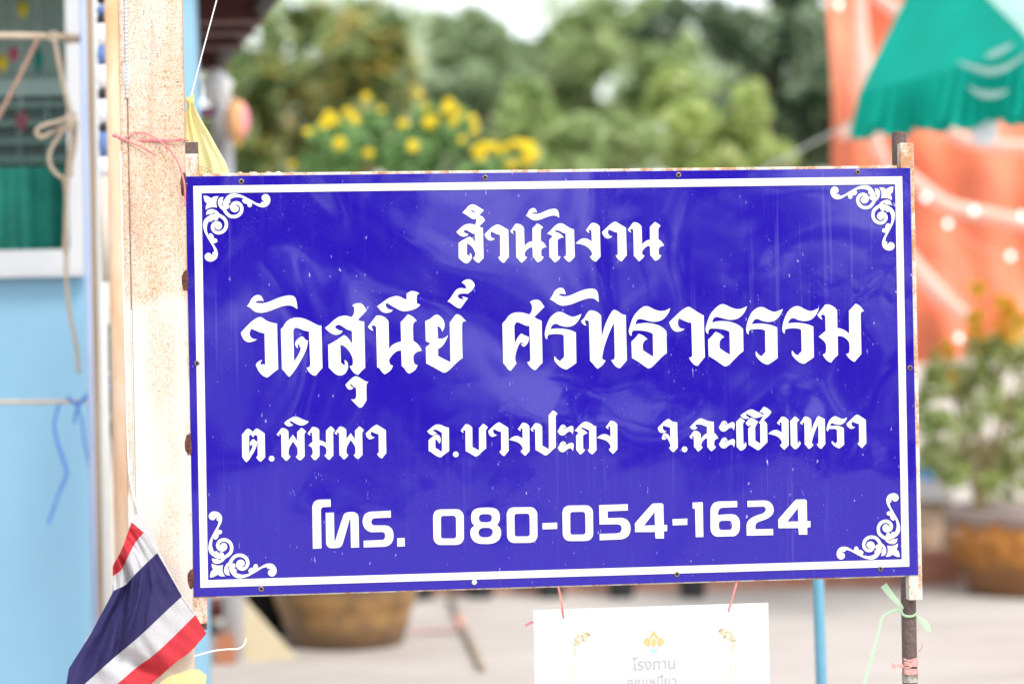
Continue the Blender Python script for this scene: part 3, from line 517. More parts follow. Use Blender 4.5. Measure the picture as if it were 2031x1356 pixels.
# ------------------------------------------------------------------ flags, strings and ribbons near the board
def px_pts(s, ox, oy, k): return [(ox + float(a) / k, oy + float(b) / k) for a, b in (q_.split(',') for q_ in s.split())]
def fabric(name, c, c2=None, transl=.3):
    return plain(name, c, c2, 20, .75, .55, 38, .006, transl, .2)
M_RED, M_FWHITE, M_NAVY = fabric('flag_red', (.58, .045, .06)), fabric('flag_white', (.58, .58, .60)), fabric('flag_navy', (.035, .032, .125), (.048, .04, .14))
M_YEL = fabric('yellow_cloth', (.93, .85, .42), (.94, .88, .50), .5)
FY = PY - .035
FL = [  # stripes from the upper left corner down, each line from the string side to the free side
 "575,135 545,215 520,290 480,380 445,440 432,470",
 "670,210 630,255 590,310 545,400 500,490 432,540",
 "770,365 690,440 600,530 560,575 525,610 440,650",
 "833,473 770,560 700,640 610,725 520,800 270,970",
 "897,582 800,700 690,810 540,945 400,1080 100,1240",
 "960,690 820,820 640,990 450,1150 360,1230 60,1500",
 "1058,832 900,990 750,1130 600,1240 465,1356 200,1560",
 "1140,975 1020,1110 900,1200 720,1356 600,1450 420,1600"]
rows = []
NU = 44
for li, s_ in enumerate(FL):
    pts = [at(x, y, FY) for x, y in px_pts(s_, 110, 1000, 3.81)]
    rows.append(resample(smoothline(pts, 8), NU))
fine_rows = []; band_of = []
SUB = 8
for i in range(len(rows) - 1):
    for j in range(SUB + (1 if i == len(rows) - 2 else 0)):
        t_ = j / SUB
        r0, r1, r2_, r3 = rows[max(i - 1, 0)], rows[i], rows[i + 1], rows[min(i + 2, len(rows) - 1)]
        fine_rows.append([r1[k].lerp(r2_[k], t_) for k in range(NU)]); band_of.append(i)
NVr = len(fine_rows)
def fdepth(v, u):                                # folds of the hanging cloth, v across stripes 0..1, u from string 0..1
    d = .010 * math.sin(u * 9 + v * 2.2) * (.3 + u) + .011 * math.sin(u * 21 - v * 5 + 1) * u
    cr_ = u - (.28 + .32 * v) ; d += -.034 * math.exp(-(cr_ / .04) ** 2) * math.exp(-((v - .55) / .22) ** 2)
    cr2 = u - (.72 - .25 * v); d += .022 * math.exp(-(cr2 / .05) ** 2) + .010 * math.exp(-((u - .15 - .3 * v) / .03) ** 2)
    d += .002 * math.sin(u * 60 + v * 11) * math.exp(-((v * 7) % 1 - .0) * 2)
    return d
for i, r_ in enumerate(fine_rows):
    v_ = i / (NVr - 1)
    for k in range(NU):
        p = r_[k]; dd = fdepth(v_, k / (NU - 1)); dirv = (p - CAM).normalized(); r_[k] = p + dirv * dd + Vector((0, 0, 0))
FLAG = thing('national_flag', at(330, 1180, FY) , 'red, white and navy striped flag hanging against the rusty post', 'flag')
STR = {0: M_RED, 1: M_FWHITE, 2: M_NAVY, 5: M_FWHITE, 6: M_RED}
groups_ = [('red_stripe', 0, 1, M_RED), ('white_stripe', 1, 2, M_FWHITE), ('navy_stripe', 2, 5, M_NAVY), ('white_stripe', 5, 6, M_FWHITE), ('red_stripe', 6, 7, M_RED)]
for nm, a, b, mt in groups_:
    mb = MB(); mb.grid(fine_rows[a * SUB:b * SUB + 1]); build(nm, mb, mt, FLAG, smooth=True)
# white hem along the string side with the flag's tip
mb = MB()
tip = [(262, 1030), (270, 1015), (281, 1020), (300, 1052), (312, 1086), (362, 1181), (388, 1219)]
inn = [(261, 1036), (266, 1040), (276, 1048), (288, 1058), (311, 1094), (361, 1182), (387, 1220)]
A_ = resample([at(x, y, FY + .002) for x, y in tip], 20); B_ = resample([at(x, y, FY + .001) for x, y in inn], 20)
mb.grid([A_, B_]); build('hem', mb, M_FWHITE, FLAG, smooth=True)
# reverse side showing along the free edge
bk = px_pts("432,600 425,690 380,780 330,880 270,965 215,1035", 110, 1000, 3.81); ed = px_pts("450,620 450,665 400,770 345,880 285,970 235,1035", 110, 1000, 3.81)
mb = MB(); mb.grid([resample([at(x, y, FY + .03) for x, y in bk], 24), resample([at(x, y, FY + .012) for x, y in ed], 24)]); build('turned_edge', mb, M_FWHITE, FLAG, smooth=True)

M_STRING = plain('white_string', (.82, .82, .80), None, rough=.8)
def line_thing(name, pts, r, mat, label, cat, flat=1.0, Y=None, k=6, n=8, group=None):
    P = [p if isinstance(p, Vector) else at(p[0], p[1], p[2] if len(p) > 2 else Y) for p in pts]
    mb = MB(); mb.tube(smoothline(P, k), r, n, flat); o = build(name, mb, mat, None, P[-1]); return tag(o, label, cat, group)
line_thing('string', [(239, 300), (244, 520), (251, 800), (254, 900), (258, 950), (272, 1005), (283, 1025)], .0013, M_STRING, 'thin white string running down the left edge of the rusty post to the striped flag', 'string', Y=PY - .012)
line_thing('string', [(438, -30, FY), (405, 92, FY), (384, 172, FY), (379, 190, FY)], .0012, M_STRING, 'taut white string slanting up from the knot of the yellow flag', 'string')
line_thing('cord', [(383, 1302), (394, 1298), (424, 1290), (450, 1287), (472, 1286), (484, 1278), (488, 1265)], .0016, M_STRING, 'loose curling end of white cord sticking out right of the post below the sign', 'string', Y=PY + .01)

# yellow pennant
def pennant():
    L = px_pts("215,215 185,290 165,360 152,470 150,700 150,1150", 340, 170, 6.457)
    Rr = px_pts("283,215 330,330 400,460 490,610 590,800 690,970 725,1060 750,1180", 340, 170, 6.457)
    yy = S_C.y - .072 + .05
    A_, B_ = resample([at(x, y, yy) for x, y in L], 30), resample([at(x, y, yy) for x, y in Rr], 30)
    rows = []
    for i in range(30):
        r_ = []
        for k in range(24):
            u_ = k / 23; v_ = i / 29
            p = A_[i].lerp(B_[i], u_); r_.append(p + Vector((0, .007 * math.sin(u_ * 11 + v_ * 3) * (1 - .5 * v_) + .004 * math.sin(u_ * 23 + 2), 0)))
        rows.append(r_)
    o = thing('pennant', at(390, 330, yy), 'pale yellow cloth flag knotted above the top left corner of the sign', 'flag')
    mb = MB(); mb.grid(rows); build('cloth', mb, M_YEL, o, smooth=True)
    mb = MB(); rk = random.Random(2)
    k1 = [at(x, y, yy) for x, y in px_pts("185,170 215,150 275,112 282,200 240,215 200,205", 340, 170, 6.457)]
    mb.ball(at(377, 200, yy), .0085, .006, .0075, 12, .35, rk); mb.ball(at(381, 192, yy), .004, .004, .007, 10, .3, rk); mb.ball(at(371, 198, yy), .004, .004, .005, 10, .3, rk)
    build('knot', mb, M_YEL, o, smooth=True)
    # printed seal: two rings, a row of strokes between them
    mb = MB(); cx_, cy_ = 396.5, 358; ink = plain('brown_print', (.32, .11, .05), None, rough=.8)
    for rad in (27.5, 20.5, 10):
        pts = [at(cx_ + rad * math.cos(a), cy_ - rad * math.sin(a), yy - .014) for a in [math.pi * 2 * i / 48 for i in range(49)]]
        mb.tube(pts, .0005, 5, caps=False)
    for i in range(22):
        a = 2 * math.pi * i / 22
        p0 = at(cx_ + 22.3 * math.cos(a), cy_ - 22.3 * math.sin(a), yy - .014)
        for da in (-.05, .05):
            mb.tube([at(cx_ + 22.2 * math.cos(a + da), cy_ - 22.2 * math.sin(a + da), yy - .014), at(cx_ + 25.8 * math.cos(a), cy_ - 25.8 * math.sin(a), yy - .014)], .00035, 4)
    build('printed_seal', mb, ink, o)
pennant()
# yellow cloth end at the foot of the picture
mb = MB(); rows = []
T_ = resample([at(x, y, FY - .012) for x, y in ((318, 1352), (340, 1338), (370, 1330), (392, 1325), (396, 1326), (410, 1338))], 26)
B_ = resample([at(x, y, FY + .0) for x, y in ((318, 1420), (345, 1440), (372, 1445), (388, 1450), (394, 1440), (398, 1430))], 26)
for i in range(14): rows.append([T_[k].lerp(B_[k], i / 13) + Vector((0, .006 * math.sin(k * .5 + i * .2), 0)) for k in range(26)])
mb.grid(rows); o = build('yellow_flag', mb, M_YEL, None, at(365, 1400, FY), True)
tag(o, 'yellow cloth flag at the foot of the post, just below the striped flag', 'flag')

M_PINK = plain('pink_ribbon', (.78, .20, .24), (.80, .36, .38), 60, .4, transl=.3)
Z6 = lambda s: [(220 + a / 5.217, 240 + b / 5.217) for a, b in s]
o = thing('ribbon_tie', at(245, 277, PY - .004), 'pink plastic ribbon knotted round the upper part of the rusty post', 'ribbon')
mb = MB()
yb_ = PY - .003
wr = smoothline([at(x, y, yb_) for x, y in Z6([(120, 185), (160, 200), (450, 203), (750, 195)])], 6)
mb.tube([Vector((xl - .003, PY + .07, wr[0].z)), Vector((xl - .003, PY + .0, wr[0].z))] + wr + [Vector((xr + .003, PY + .02, wr[-1].z))], .0028, 8, .45)
build('wrap', mb, M_PINK, o, smooth=True)
mb = MB(); mb.tube(smoothline([at(x, y, yb_ - .012) for x, y in Z6([(30, 135), (45, 150), (80, 165), (125, 190)])], 6), [.0016] + [.0046] * 8 + [.0032] * 8 + [.002] * 2, 8, .5)
mb.ball(at(244, 277, yb_ - .006), .0035, .003, .003, 10, .3); build('knot', mb, M_PINK, o, smooth=True)
for pts in ([(130, 190), (200, 145), (300, 122), (420, 150), (550, 240)], [(130, 190), (220, 225), (300, 262), (400, 315), (470, 360)], [(480, 190), (600, 290), (690, 420), (740, 560), (765, 700), (763, 880)]):
    mb = MB(); mb.tube(smoothline([at(x, y, yb_ - .006) for x, y in Z6(pts)], 6), .0017, 8, .5); build('tail', mb, M_PINK, o, smooth=True)

# green ribbon and pink raffia on the dark pole
M_GRN = plain('pale_green_ribbon', (.55, .80, .55), (.62, .84, .58), 50, .4, transl=.45)
Z9 = lambda s: [(1590 + a / 5.297, 1100 + b / 5.297) for a, b in s]
YP = pole_x.y - .017
def strip(pts, ws, Y, tilt=0.0):
    P = smoothline([at(x, y, Y) for x, y in pts], 6); n = len(P); rows = [[], []]
    for i, p in enumerate(P):
        tn = (P[min(i + 1, n - 1)] - P[max(i - 1, 0)]).normalized(); sd_ = Vector((-tn.z, tilt, tn.x)).normalized()
        f_ = i / (n - 1) * (len(ws) - 1); j = min(int(f_), len(ws) - 2); wd = ws[j] + (ws[j + 1] - ws[j]) * (f_ - j)
        rows[0].append(p + sd_ * wd / 2); rows[1].append(p - sd_ * wd / 2)
    mid = [a.lerp(b, .5) + Vector((0, -.0015, 0)) for a, b in zip(*rows)]
    return [rows[0], mid, rows[1]]
o = thing('green_ribbon', at(1800, 1216, YP), 'pale green plastic ribbon tied round the dark pole below the sign', 'ribbon')
mb = MB(); mb.grid(strip(Z9([(860, 315), (940, 420), (1040, 535), (1062, 570)]), [.0145, .012, .008, .004], YP)); build('bow_end', mb, M_GRN, o, smooth=True)
mb = MB(); mb.grid(strip(Z9([(1060, 590), (1010, 578), (930, 598), (850, 660), (820, 760), (790, 900), (740, 1060), (655, 1380)]), [.003, .006, .005, .006, .005, .006, .0075, .007], YP, .3)); build('tail', mb, M_GRN, o, smooth=True)
mb = MB(); mb.tube(smoothline([at(x, y, YP - .001) for x, y in Z9([(1042, 590), (1075, 632), (1130, 645), (1180, 635), (1212, 610)])], 6), .0025, 8, .5)
build('wrap', mb, M_GRN, o, smooth=True)
mb = MB(); mb.grid(strip(Z9([(1212, 640), (1260, 690), (1310, 745), (1335, 805)]), [.004, .011, .014, .009], YP + .01)); build('loop', mb, M_GRN, o, smooth=True)
M_RAF = plain('pink_raffia', (.80, .40, .36), (.84, .55, .50), 90, .6, transl=.3)
o = thing('raffia_tie', at(1806, 1320, YP), 'pink raffia wound many times round the dark pole near the foot of the picture', 'ribbon')
mb = MB(); rk = random.Random(8)
for k in range(17):
    y0 = 1306 + k * 1.75 + rk.uniform(-1, 1); y1 = y0 + rk.uniform(-9, 7)
    pts = [at(1789 + 5, y0, YP + .012), at(1793, y0, YP + .001), at(1806, (y0 + y1) / 2 + 2, YP - .0025), at(1820, y1, YP + .001), at(1819, y1, YP + .012)]
    mb.tube(smoothline(pts, 4), .0011, 6, .6)
build('winding', mb, M_RAF, o, smooth=True)
mb = MB()
for k in range(6):
    mb.tube(smoothline([at(1792, 1318 + k, YP), at(1780, 1316 + k * 1.2, YP), at(1768 + rk.uniform(-2, 4), 1315 + k * 2.2, YP - .004)], 4), .0009, 5, .6)
build('loose_end', mb, M_RAF, o, smooth=True); mb = MB()
mb.tube(smoothline([at(1822, 1292, YP + .005), at(1828, 1284, YP), at(1830, 1274, YP)], 4), .0009, 5, .6)
build('loose_end', mb, M_RAF, o, smooth=True)
mb = MB(); mb.tube([Vector((pole_x.x, pole_x.y, at(1806, 1354, YP).z)), Vector((pole_x.x, pole_x.y, at(1806, 1336, YP).z))], .0158, 20, caps=False)
o = build('tape_band', mb, plain('grey_tape', (.45, .43, .38), (.22, .2, .17), 120, .6), None, at(1806, 1345, pole_x.y)); tag(o, 'dirty grey tape wrapped round the dark pole under the pink raffia', 'tape')

# ------------------------------------------------------------------ laminated notice hanging under the sign
NY = -.012
ntl, ntr = on_sign(1057.6, 1206.5, -.004), on_sign(1523.9, 1197, -.004)
NW = (ntr - ntl).length; ndir = (ntr - ntl).normalized(); NH = NW * .72; nup = Vector((0, 0, 1))
NOT = thing('notice', ntl.lerp(ntr, .5) - nup * NH, 'white laminated notice hung on pink strings below the sign', 'notice')
def npt(px, py, o=.0006):
    d = ray(px, py); pl_n = S_N; t_ = ((ntl + S_N * o) - CAM).dot(pl_n) / d.dot(pl_n); return CAM + d * t_
mb = MB(); c = ntl.lerp(ntr, .5) - nup * NH / 2; mb.box(c - S_N * .0006, NW, .0012, NH, (S_R, -S_N, S_U), .0004)
build('sheet', mb, plain('laminated_paper', (.60, .60, .595), None, rough=.25), NOT)
def flatmark(name, polys, mat, o=.0006):
    mb = MB(); o0 = npt(1290, 1270, o)
    for pl in polys:
        pp = [((lambda p: ((p - o0).dot(S_R), (p - o0).dot(S_U)))(npt(x, y, o))) for x, y in pl]
        v, f = fill([pp], .00008); mb.add([o0 + S_R * a + S_U * b + S_N * cc for a, b, cc in v], f)
    return build(name, mb, mat, NOT)
Z8 = lambda s: [(1050 + a / 4.231, 1180 + b / 4.231) for a, b in s]
M_GOLD = plain('pale_gold_print', (.58, .40, .14), (.60, .46, .22), 200, .4)
flatmark('crest', [Z8([(1045, 292), (1080, 345), (1090, 362), (1112, 352), (1137, 398), (1092, 430), (1072, 412), (1075, 370), (1045, 335), (1015, 370), (1018, 412), (998, 430), (955, 398), (978, 352), (1000, 362), (1010, 345)]),
                   Z8([(1045, 352), (1062, 375), (1060, 428), (1030, 428), (1028, 375)])], M_GOLD)
c_ = flatmark('crest_base', [Z8([(1005, 448), (1085, 448), (1045, 494)]), ], plain('pale_blue_print', (.36, .52, .56), None, rough=.4))
def leafscroll(cx_, cy_, flip):
    out = []; rk = random.Random(3)
    for i in range(34):
        t_ = i / 33; a = math.pi * (.5 + .5 * t_) ; x = 120 * math.cos(a) * 1.0; y = -110 * math.sin(a)
        w_ = 34 * math.sin(math.pi * (t_ * .9 + .08)); px_ = x + rk.uniform(-w_, w_); py_ = y + rk.uniform(-w_, w_) * .8 + (60 if t_ > .8 else 0) * (t_ - .8) * 5
        r_ = rk.uniform(5, 13); an = rk.uniform(0, 6.28)
        pl = [(px_ + r_ * (1.6 if k % 3 == 0 else .8) * math.cos(an + k * 1.047), py_ + r_ * math.sin(an + k * 1.047)) for k in range(6)]
        out.append(Z8([(cx_ + flip * x_, cy_ + y_) for x_, y_ in pl]))
    return out
M_PGOLD = plain('faint_gold_print', (.60, .50, .28), (.60, .55, .38), 200, .4)
flatmark('corner_scroll', leafscroll(505, 440, 1), M_PGOLD); flatmark('corner_scroll', leafscroll(1590, 410, -1), M_PGOLD)
flatmark('side_scroll', [Z8([(370, 590 + k * 34), (380, 600 + k * 34), (374, 616 + k * 34), (364, 604 + k * 34)]) for k in range(6)], M_PGOLD)
flatmark('side_scroll', [Z8([(1688, 560 + k * 34), (1698, 570 + k * 34), (1692, 590 + k * 34), (1682, 576 + k * 34)]) for k in range(6)], M_PGOLD)
def text_mesh(s, x0, x1, y0, y1, name):          # text fitted into a pixel box
    cu = bpy.data.curves.new('tmp', 'FONT'); cu.body = s; cu.fill_mode = 'BOTH'; cu.offset = .006; o = bpy.data.objects.new('tmp', cu); me = o.to_mesh()
    v = [(a.co.x, a.co.y) for a in me.vertices]; f = [tuple(p.vertices) for p in me.polygons]; o.to_mesh_clear(); bpy.data.objects.remove(o)
    ax_, bx_, ay_, by_ = min(a for a, b in v), max(a for a, b in v), min(b for a, b in v), max(b for a, b in v)
    vv = [npt(*Z8([(x0 + (a - ax_) / (bx_ - ax_) * (x1 - x0), y1 + (b - ay_) / (by_ - ay_) * (y0 - y1) - (a - ax_) / (bx_ - ax_) * 14)])[0], .0009) for a, b in v]
    return obj(name, vv, f, plain('grey_print', (.38, .39, .40), None, rough=.5), NOT)
text_mesh('โรงทาน', 865, 1225, 520, 628, 'heading_text')
text_mesh('คุณเหมี่ยว', 820, 1235, 672, 800, 'name_text')
M_PSTR = plain('pink_string', (.72, .16, .14), (.75, .30, .26), 120, .5)
for a, b, c_ in (((1104, 1158), (1114, 1200), (1118, 1222)), ((1464, 1148), (1453, 1182), (1446, 1209))):
    mb = MB(); p0, p1, p2 = on_sign(a[0], a[1] - 8, -.004), npt(*b, .0015), npt(*c_, .002)
    mb.tube(smoothline([p0, p1, p2, p2 + Vector((.0006, .004, -.001))], 6), .0013, 8); mb.tube(smoothline([p0 + Vector((.002, 0, 0)), p1 + Vector((.0015, 0, 0)), p2], 6), .0011, 8)
    build('hanging_string', mb, M_PSTR, NOT, smooth=True)
mb = MB(); mb.tube(smoothline([npt(1060, 1232, -.003), npt(1050, 1235, -.003), npt(1042, 1240, -.003)], 4), .0022, 8, .5); build('string_end', mb, M_PINK, NOT, smooth=True)

# ------------------------------------------------------------------ blue building at the left
BY = 6.7
def wx(px, Y=BY): return at(px, 678, Y).x
def wz(py, Y=BY, px=100): return at(px, py, Y).z
xc = at(397, 678, BY).x                          # outer corner
xw0, xw1 = wx(-420), wx(147)
zw0, zw1 = wz(498), 2.25
BLD = thing('blue_building', Vector((xc - .6, BY + .05, 0)), 'pale blue painted building with a white framed window and dark red roof timbers', 'building')
mb = MB(); th = .1; ROOF_Z = 2.19; ROOF_TOP = 2.215
def slab(mb, x0, x1, y0, y1, z0, z1): mb.box(((x0 + x1) / 2, (y0 + y1) / 2, (z0 + z1) / 2), x1 - x0, y1 - y0, z1 - z0)
slab(mb, -2.6, xc, BY, BY + th, 0, zw0); slab(mb, xw1, xc, BY, BY + th, zw0, zw1); slab(mb, -2.6, xw0, BY, BY + th, zw0, zw1)
build('wall', mb, M_WALL, BLD)
mb = MB(); fw = .036
slab(mb, xw1 - .004, xw1 + fw, BY - .02, BY + .05, zw0 - .06, zw1); slab(mb, xw0, xw1 - .0045, BY - .02, BY + .05, zw0 - .06, zw0 + .004)
WIN = build('window', mb, M_WHITE, BLD)
mb = MB(); slab(mb, xw0, xw1 + fw + .004, BY - .05, BY - .021, zw0 - .072, zw0 - .045); build('sill', mb, M_WHITE, WIN)
IY = 7.4                                          # the room's far wall
xi1 = wx(300, IY); wzi = lambda py: at(80, py, IY).z
mb = MB(); slab(mb, -2.6, xi1, IY, IY + .08, 0, ROOF_TOP)
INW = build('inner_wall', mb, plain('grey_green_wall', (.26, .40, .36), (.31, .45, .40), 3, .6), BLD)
mb = MB(); slab(mb, -2.5, xi1 - .02, IY - .03, IY - .002, wzi(330), wzi(195)); build('dimness_slab', mb, plain('interior_dimness', (.05, .09, .08), (.09, .15, .13), 5, .5), INW)  # solid slab; the dimness of the interior put into its colour
mb = MB()
for i in range(9):
    x = xi1 - .12 - i * .085; slab(mb, x - .012, x, IY - .05, IY - .031, wzi(330), wzi(195))
for j in range(4):
    z = wzi(325 - j * 36); slab(mb, -2.45, xi1 - .1, IY - .064, IY - .051, z, z + .016)
build('window_grille', mb, plain('green_grille', (.12, .22, .19), (.18, .30, .26), 6, .5), INW)
mb = MB(); slab(mb, -2.5, xi1 - .02, IY - .06, IY - .002, wzi(194), wzi(160)); build('rail', mb, plain('grey_green_rail', (.34, .48, .44), None, rough=.5), INW)
mb = MB(); rows = []; CY_ = 6.95
zc0, zc1 = zw0 - .12, at(80, 332, CY_).z
for i in range(8):
    z = zc1 + (zc0 - zc1) * i / 7
    rows.append([Vector((-2.4 + (wx(230, CY_) + 2.4) * k / 120, CY_ + .018 * math.sin(k * .9) + .006 * math.sin(k * 2.3), z)) for k in range(121)])
mb.grid(rows); build('curtain', mb, plain('emerald_net', (.008, .17, .125), (.016, .28, .21), 6, .7, transl=.3), WIN, smooth=True)
# roof: sheeting on dark red purlins, open at the side
ra, rb_ = at(441, 112, 9.0), at(527, 0, 7.57)
ry = [6.62, 7.57, 9.0]; rx_ = [rb_.x + (7.57 - 6.62) * (rb_.x - ra.x) / 1.43, rb_.x, ra.x]
rv = []
for zz in (ROOF_Z + .03, ROOF_Z + .05):
    for y_, x_ in zip(ry, rx_): rv += [(-4.0, y_, zz + (0.0)), (x_, y_, zz)]
rf = [(0, 1, 3, 2), (2, 3, 5, 4), (6, 8, 9, 7), (8, 10, 11, 9), (0, 6, 7, 1), (4, 5, 11, 10), (1, 7, 9, 3), (3, 9, 11, 5), (0, 2, 8, 6), (2, 4, 10, 8)]
ROOF = obj('roof', rv, rf, plain('faded_roof_sheet', (.36, .31, .29), (.25, .2, .19), 5, .7), BLD)
M_PUR = plain('dark_red_timber', (.10, .022, .018), (.06, .016, .014), 9, .6)
def edge_x(y): return np.interp(y, ry, rx_)
for y_ in (6.9, 7.58, 7.85, 8.2, 8.85):
    mb = MB(); xe = float(edge_x(y_)) - .01; slab(mb, -3.9, xe, y_ - .05, y_ + .05, ROOF_Z - .06, ROOF_Z + .028); build('purlin', mb, M_PUR, ROOF)
mb = MB(); mb.tube([Vector((rx_[0] - .02, ry[0], ROOF_Z - .02)), Vector((rx_[1] - .02, ry[1], ROOF_Z - .02)), Vector((rx_[2] - .02, ry[2], ROOF_Z - .02))], .03, 8); build('fascia', mb, plain('dark_fascia', (.03, .016, .015)), ROOF)
# rear posts that hold the open side up (out of sight behind the near post)
mb = MB(); slab(mb, -2.5, -2.42, 8.9, 8.98, 0, ROOF_Z - .06); slab(mb, -1.62, -1.54, 8.9, 8.98, 0, ROOF_Z - .06); build('rear_post', mb, M_WALL, BLD)

# paper ornaments hanging in front of the window
def ornament(px, py, w_, h_, col_, label):
    Y = 7.2; c = at(px, py, Y); rw, rh = w_ * Y / FPX / 2, h_ * Y / FPX / 2
    m_ = plain('paper_' + label.split()[0], col_, tuple(min(1, x * 1.5) for x in col_), 30, .7, transl=.3)
    o = thing('paper_ornament', c, label, 'ornament', 'paper ornaments hanging by the window')
    mb = MB(); mb.lathe(c, [(rw * .05, -rh), (rw * .6, -rh * .5), (rw, 0), (rw * .65, rh * .5), (rw * .05, rh)], 10); build('body', mb, m_, o)
    mb = MB(); mb.tube([c + Vector((0, 0, rh)), Vector((c.x, c.y, 2.17))], .0008, 5); build('thread', mb, M_STRING, o)
ornament(45, 18, 26, 44, (.55, .50, .04), 'yellow paper ornament hanging highest in the window')
ornament(5, 125, 24, 44, (.60, .48, .02), 'yellow paper ornament low at the left edge of the window')
ornament(27, 108, 22, 34, (.45, .06, .12), 'crimson paper ornament beside the low yellow one in the window')
ornament(76, 120, 22, 62, (.01, .20, .17), 'teal paper ornament hanging in the middle of the window')
ornament(43, 240, 26, 48, (.30, .09, .12), 'dull pink paper ornament hanging lowest in the window')
ornament(133, 122, 16, 40, (.50, .12, .08), 'orange red paper ornament next to the white window frame')

# ropes in front of the wall
M_ROPE = plain('tan_rope', (.42, .33, .24), (.52, .43, .33), 80, .9, .5, 300, .003)
M_BAMB = plain('pale_bamboo', (.46, .36, .25), (.56, .46, .34), 12, .6)
RY = 6.35
o = line_thing('bamboo_rail', [(-260, 70), (0, 71), (100, 73), (196, 76)], .0085, M_BAMB, 'thin bamboo rail across the top of the window', 'pole', Y=RY, n=10)
o = line_thing('bamboo_rail', [(-260, 804), (0, 797), (80, 797), (176, 795)], .0055, M_BAMB, 'thin bamboo rail across the blue wall below the window', 'pole', Y=RY, n=10)
line_thing('rope', [(78, 72), (50, 130), (22, 185), (-8, 240), (-60, 330)], .006, plain('red_brown_rope', (.30, .18, .13), (.38, .25, .19), 60, .9), 'red brown rope slanting down left from the bamboo rail', 'rope', Y=RY - .03)
ROPE = thing('rope_bundle', at(140, 245, RY - .03), 'tan rope tied in loops and hanging down beside the white window frame', 'rope')
for pts, r_ in (([(106, 62), (112, 100), (122, 150), (136, 210), (145, 240)], .006), ([(96, 66), (100, 76), (110, 80)], .008), ([(150, 225), (120, 240), (85, 250), (72, 262), (82, 272), (105, 262), (135, 245)], .006),
                ([(140, 240), (118, 270), (100, 300), (99, 325), (112, 345), (128, 360), (132, 420), (131, 500), (132, 560), (138, 620), (150, 680), (157, 740)], .0055),
                ([(146, 240), (142, 280), (136, 330), (132, 400), (130, 460), (128, 500)], .006), ([(150, 245), (148, 290), (140, 330), (142, 350)], .006),
                ([(128, 66), (150, 74), (190, 72), (188, 84), (150, 80), (132, 84)], .007)):
    mb = MB(); mb.tube(smoothline([at(x, y, RY - .03 + .004 * i) for i, (x, y) in enumerate(pts)], 6), r_, 8); build('strand', mb, M_ROPE, ROPE, smooth=True)
mb = MB(); rk = random.Random(5); mb.ball(at(143, 246, RY - .04), .016, .014, .024, 12, .3, rk); build('knot', mb, M_ROPE, ROPE, smooth=True)

# poles standing between the window and the rusty post
def stick(name, px0, px1, Y, r, mat, label, cat='pole', z0=0.0, z1=2.6, n=14):
    a = at(px0, 0, Y); b = at(px1, 1300, Y); f_ = (z1 - b.z) / (a.z - b.z)
    P0 = Vector((b.x + (a.x - b.x) * (z0 - b.z) / (a.z - b.z), Y, z0)); P1 = Vector((b.x + (a.x - b.x) * f_, Y, z1))
    mb = MB(); mb.tube([P0, P0.lerp(P1, .5), P1], r, n); return tag(build(name, mb, mat, None, P0, True), label, cat)
o = stick('rusty_pole', 223, 247, 5.7, .0193, plain('orange_rust_paint', (.62, .33, .16), (.72, .56, .42), 14, .8, stretch=(1, 1, .25)), 'slim pole with streaky orange rust standing left of the cream post')
stick('plastic_pipe', 166, 192, 6.3, .0115, plain('pale_blue_pvc', (.36, .46, .70), (.46, .55, .76), 3, .35), 'pale blue plastic pipe standing by the window frame')
stick('wooden_batten', 180, 207, 6.2, .0135, plain('tan_wood', (.42, .28, .16), (.55, .42, .29), 25, .8, stretch=(1, 1, .1)), 'tan wooden batten between the blue pipe and the rusty pole', n=4)
stick('white_pipe', 193, 216, 6.15, .0122, plain('grey_white_pipe', (.62, .62, .60), (.7, .7, .68), 4, .5), 'greyish white pipe just behind the rusty pole')
ban = thing('rolled_banner', at(206, 300, 6.0), 'rolled banner with white, black and blue blocks tied up beside the rusty pole', 'banner')
for (y0, y1, m_) in ((-40, 8, 'k'), (12, 30, 'b'), (30, 48, 'k'), (48, 92, 'w'), (92, 130, 'b'), (130, 176, 'w'), (176, 198, 'k'), (198, 245, 'w'), (245, 262, 'k'), (262, 312, 'b'), (312, 350, 'w'), (350, 560, 'c')):
    col_ = {'k': (.02, .02, .025), 'b': (.10, .19, .42), 'w': (.78, .78, .80), 'c': (.60, .53, .44)}[m_]
    mb = MB(); a_, b_ = at(204 + y0 * .018, y0 + .5, 6.0), at(204 + y1 * .018, y1 - .5, 6.0)
    mb.tube([a_, a_.lerp(b_, .5), b_], [.0145, .0175, .0145], 12); build('cloth_block', mb, plain('banner_' + m_, col_, None, rough=.7), ban, smooth=True)
wp = thing('wooden_stake', ground(215, 1500) , 'pale wooden stake wrapped with dark green netting and tied with a blue cord', 'stake')
wp.location = Vector((at(215, 1000, 6.45).x, 6.45, 0))
mb = MB(); a_ = at(208, 400, 6.45); b_ = at(222, 1356, 6.45); mb.tube([Vector((b_.x + .006, 6.45, 0)), b_, a_], .038, 4); build('stake', mb, plain('pale_timber', (.60, .54, .46), (.66, .61, .54), 8, .8), wp)
mb = MB(); rk = random.Random(9)
for k in range(60):
    y_ = rk.uniform(640, 900); c = at(209 + (y_ - 700) * .018 + rk.uniform(-20, 18), y_, 6.38); ln = rk.uniform(.03, .09)
    mb.tube(smoothline([c, c + Vector((rk.uniform(-.012, .012), rk.uniform(-.01, .01), ln / 2)), c + Vector((rk.uniform(-.012, .012), 0, ln))], 3), rk.uniform(.004, .008), 5)
build('netting', mb, plain('dark_green_netting', (.03, .07, .065), (.10, .14, .13), 40, .9), wp, smooth=True)
M_BC = plain('blue_cord', (.05, .15, .50), (.08, .22, .58), 30, .5)
o = thing('blue_twine', at(190, 775, 6.3), 'bright blue twine tied round the stake at the lower bamboo rail, loose ends hanging', 'twine')
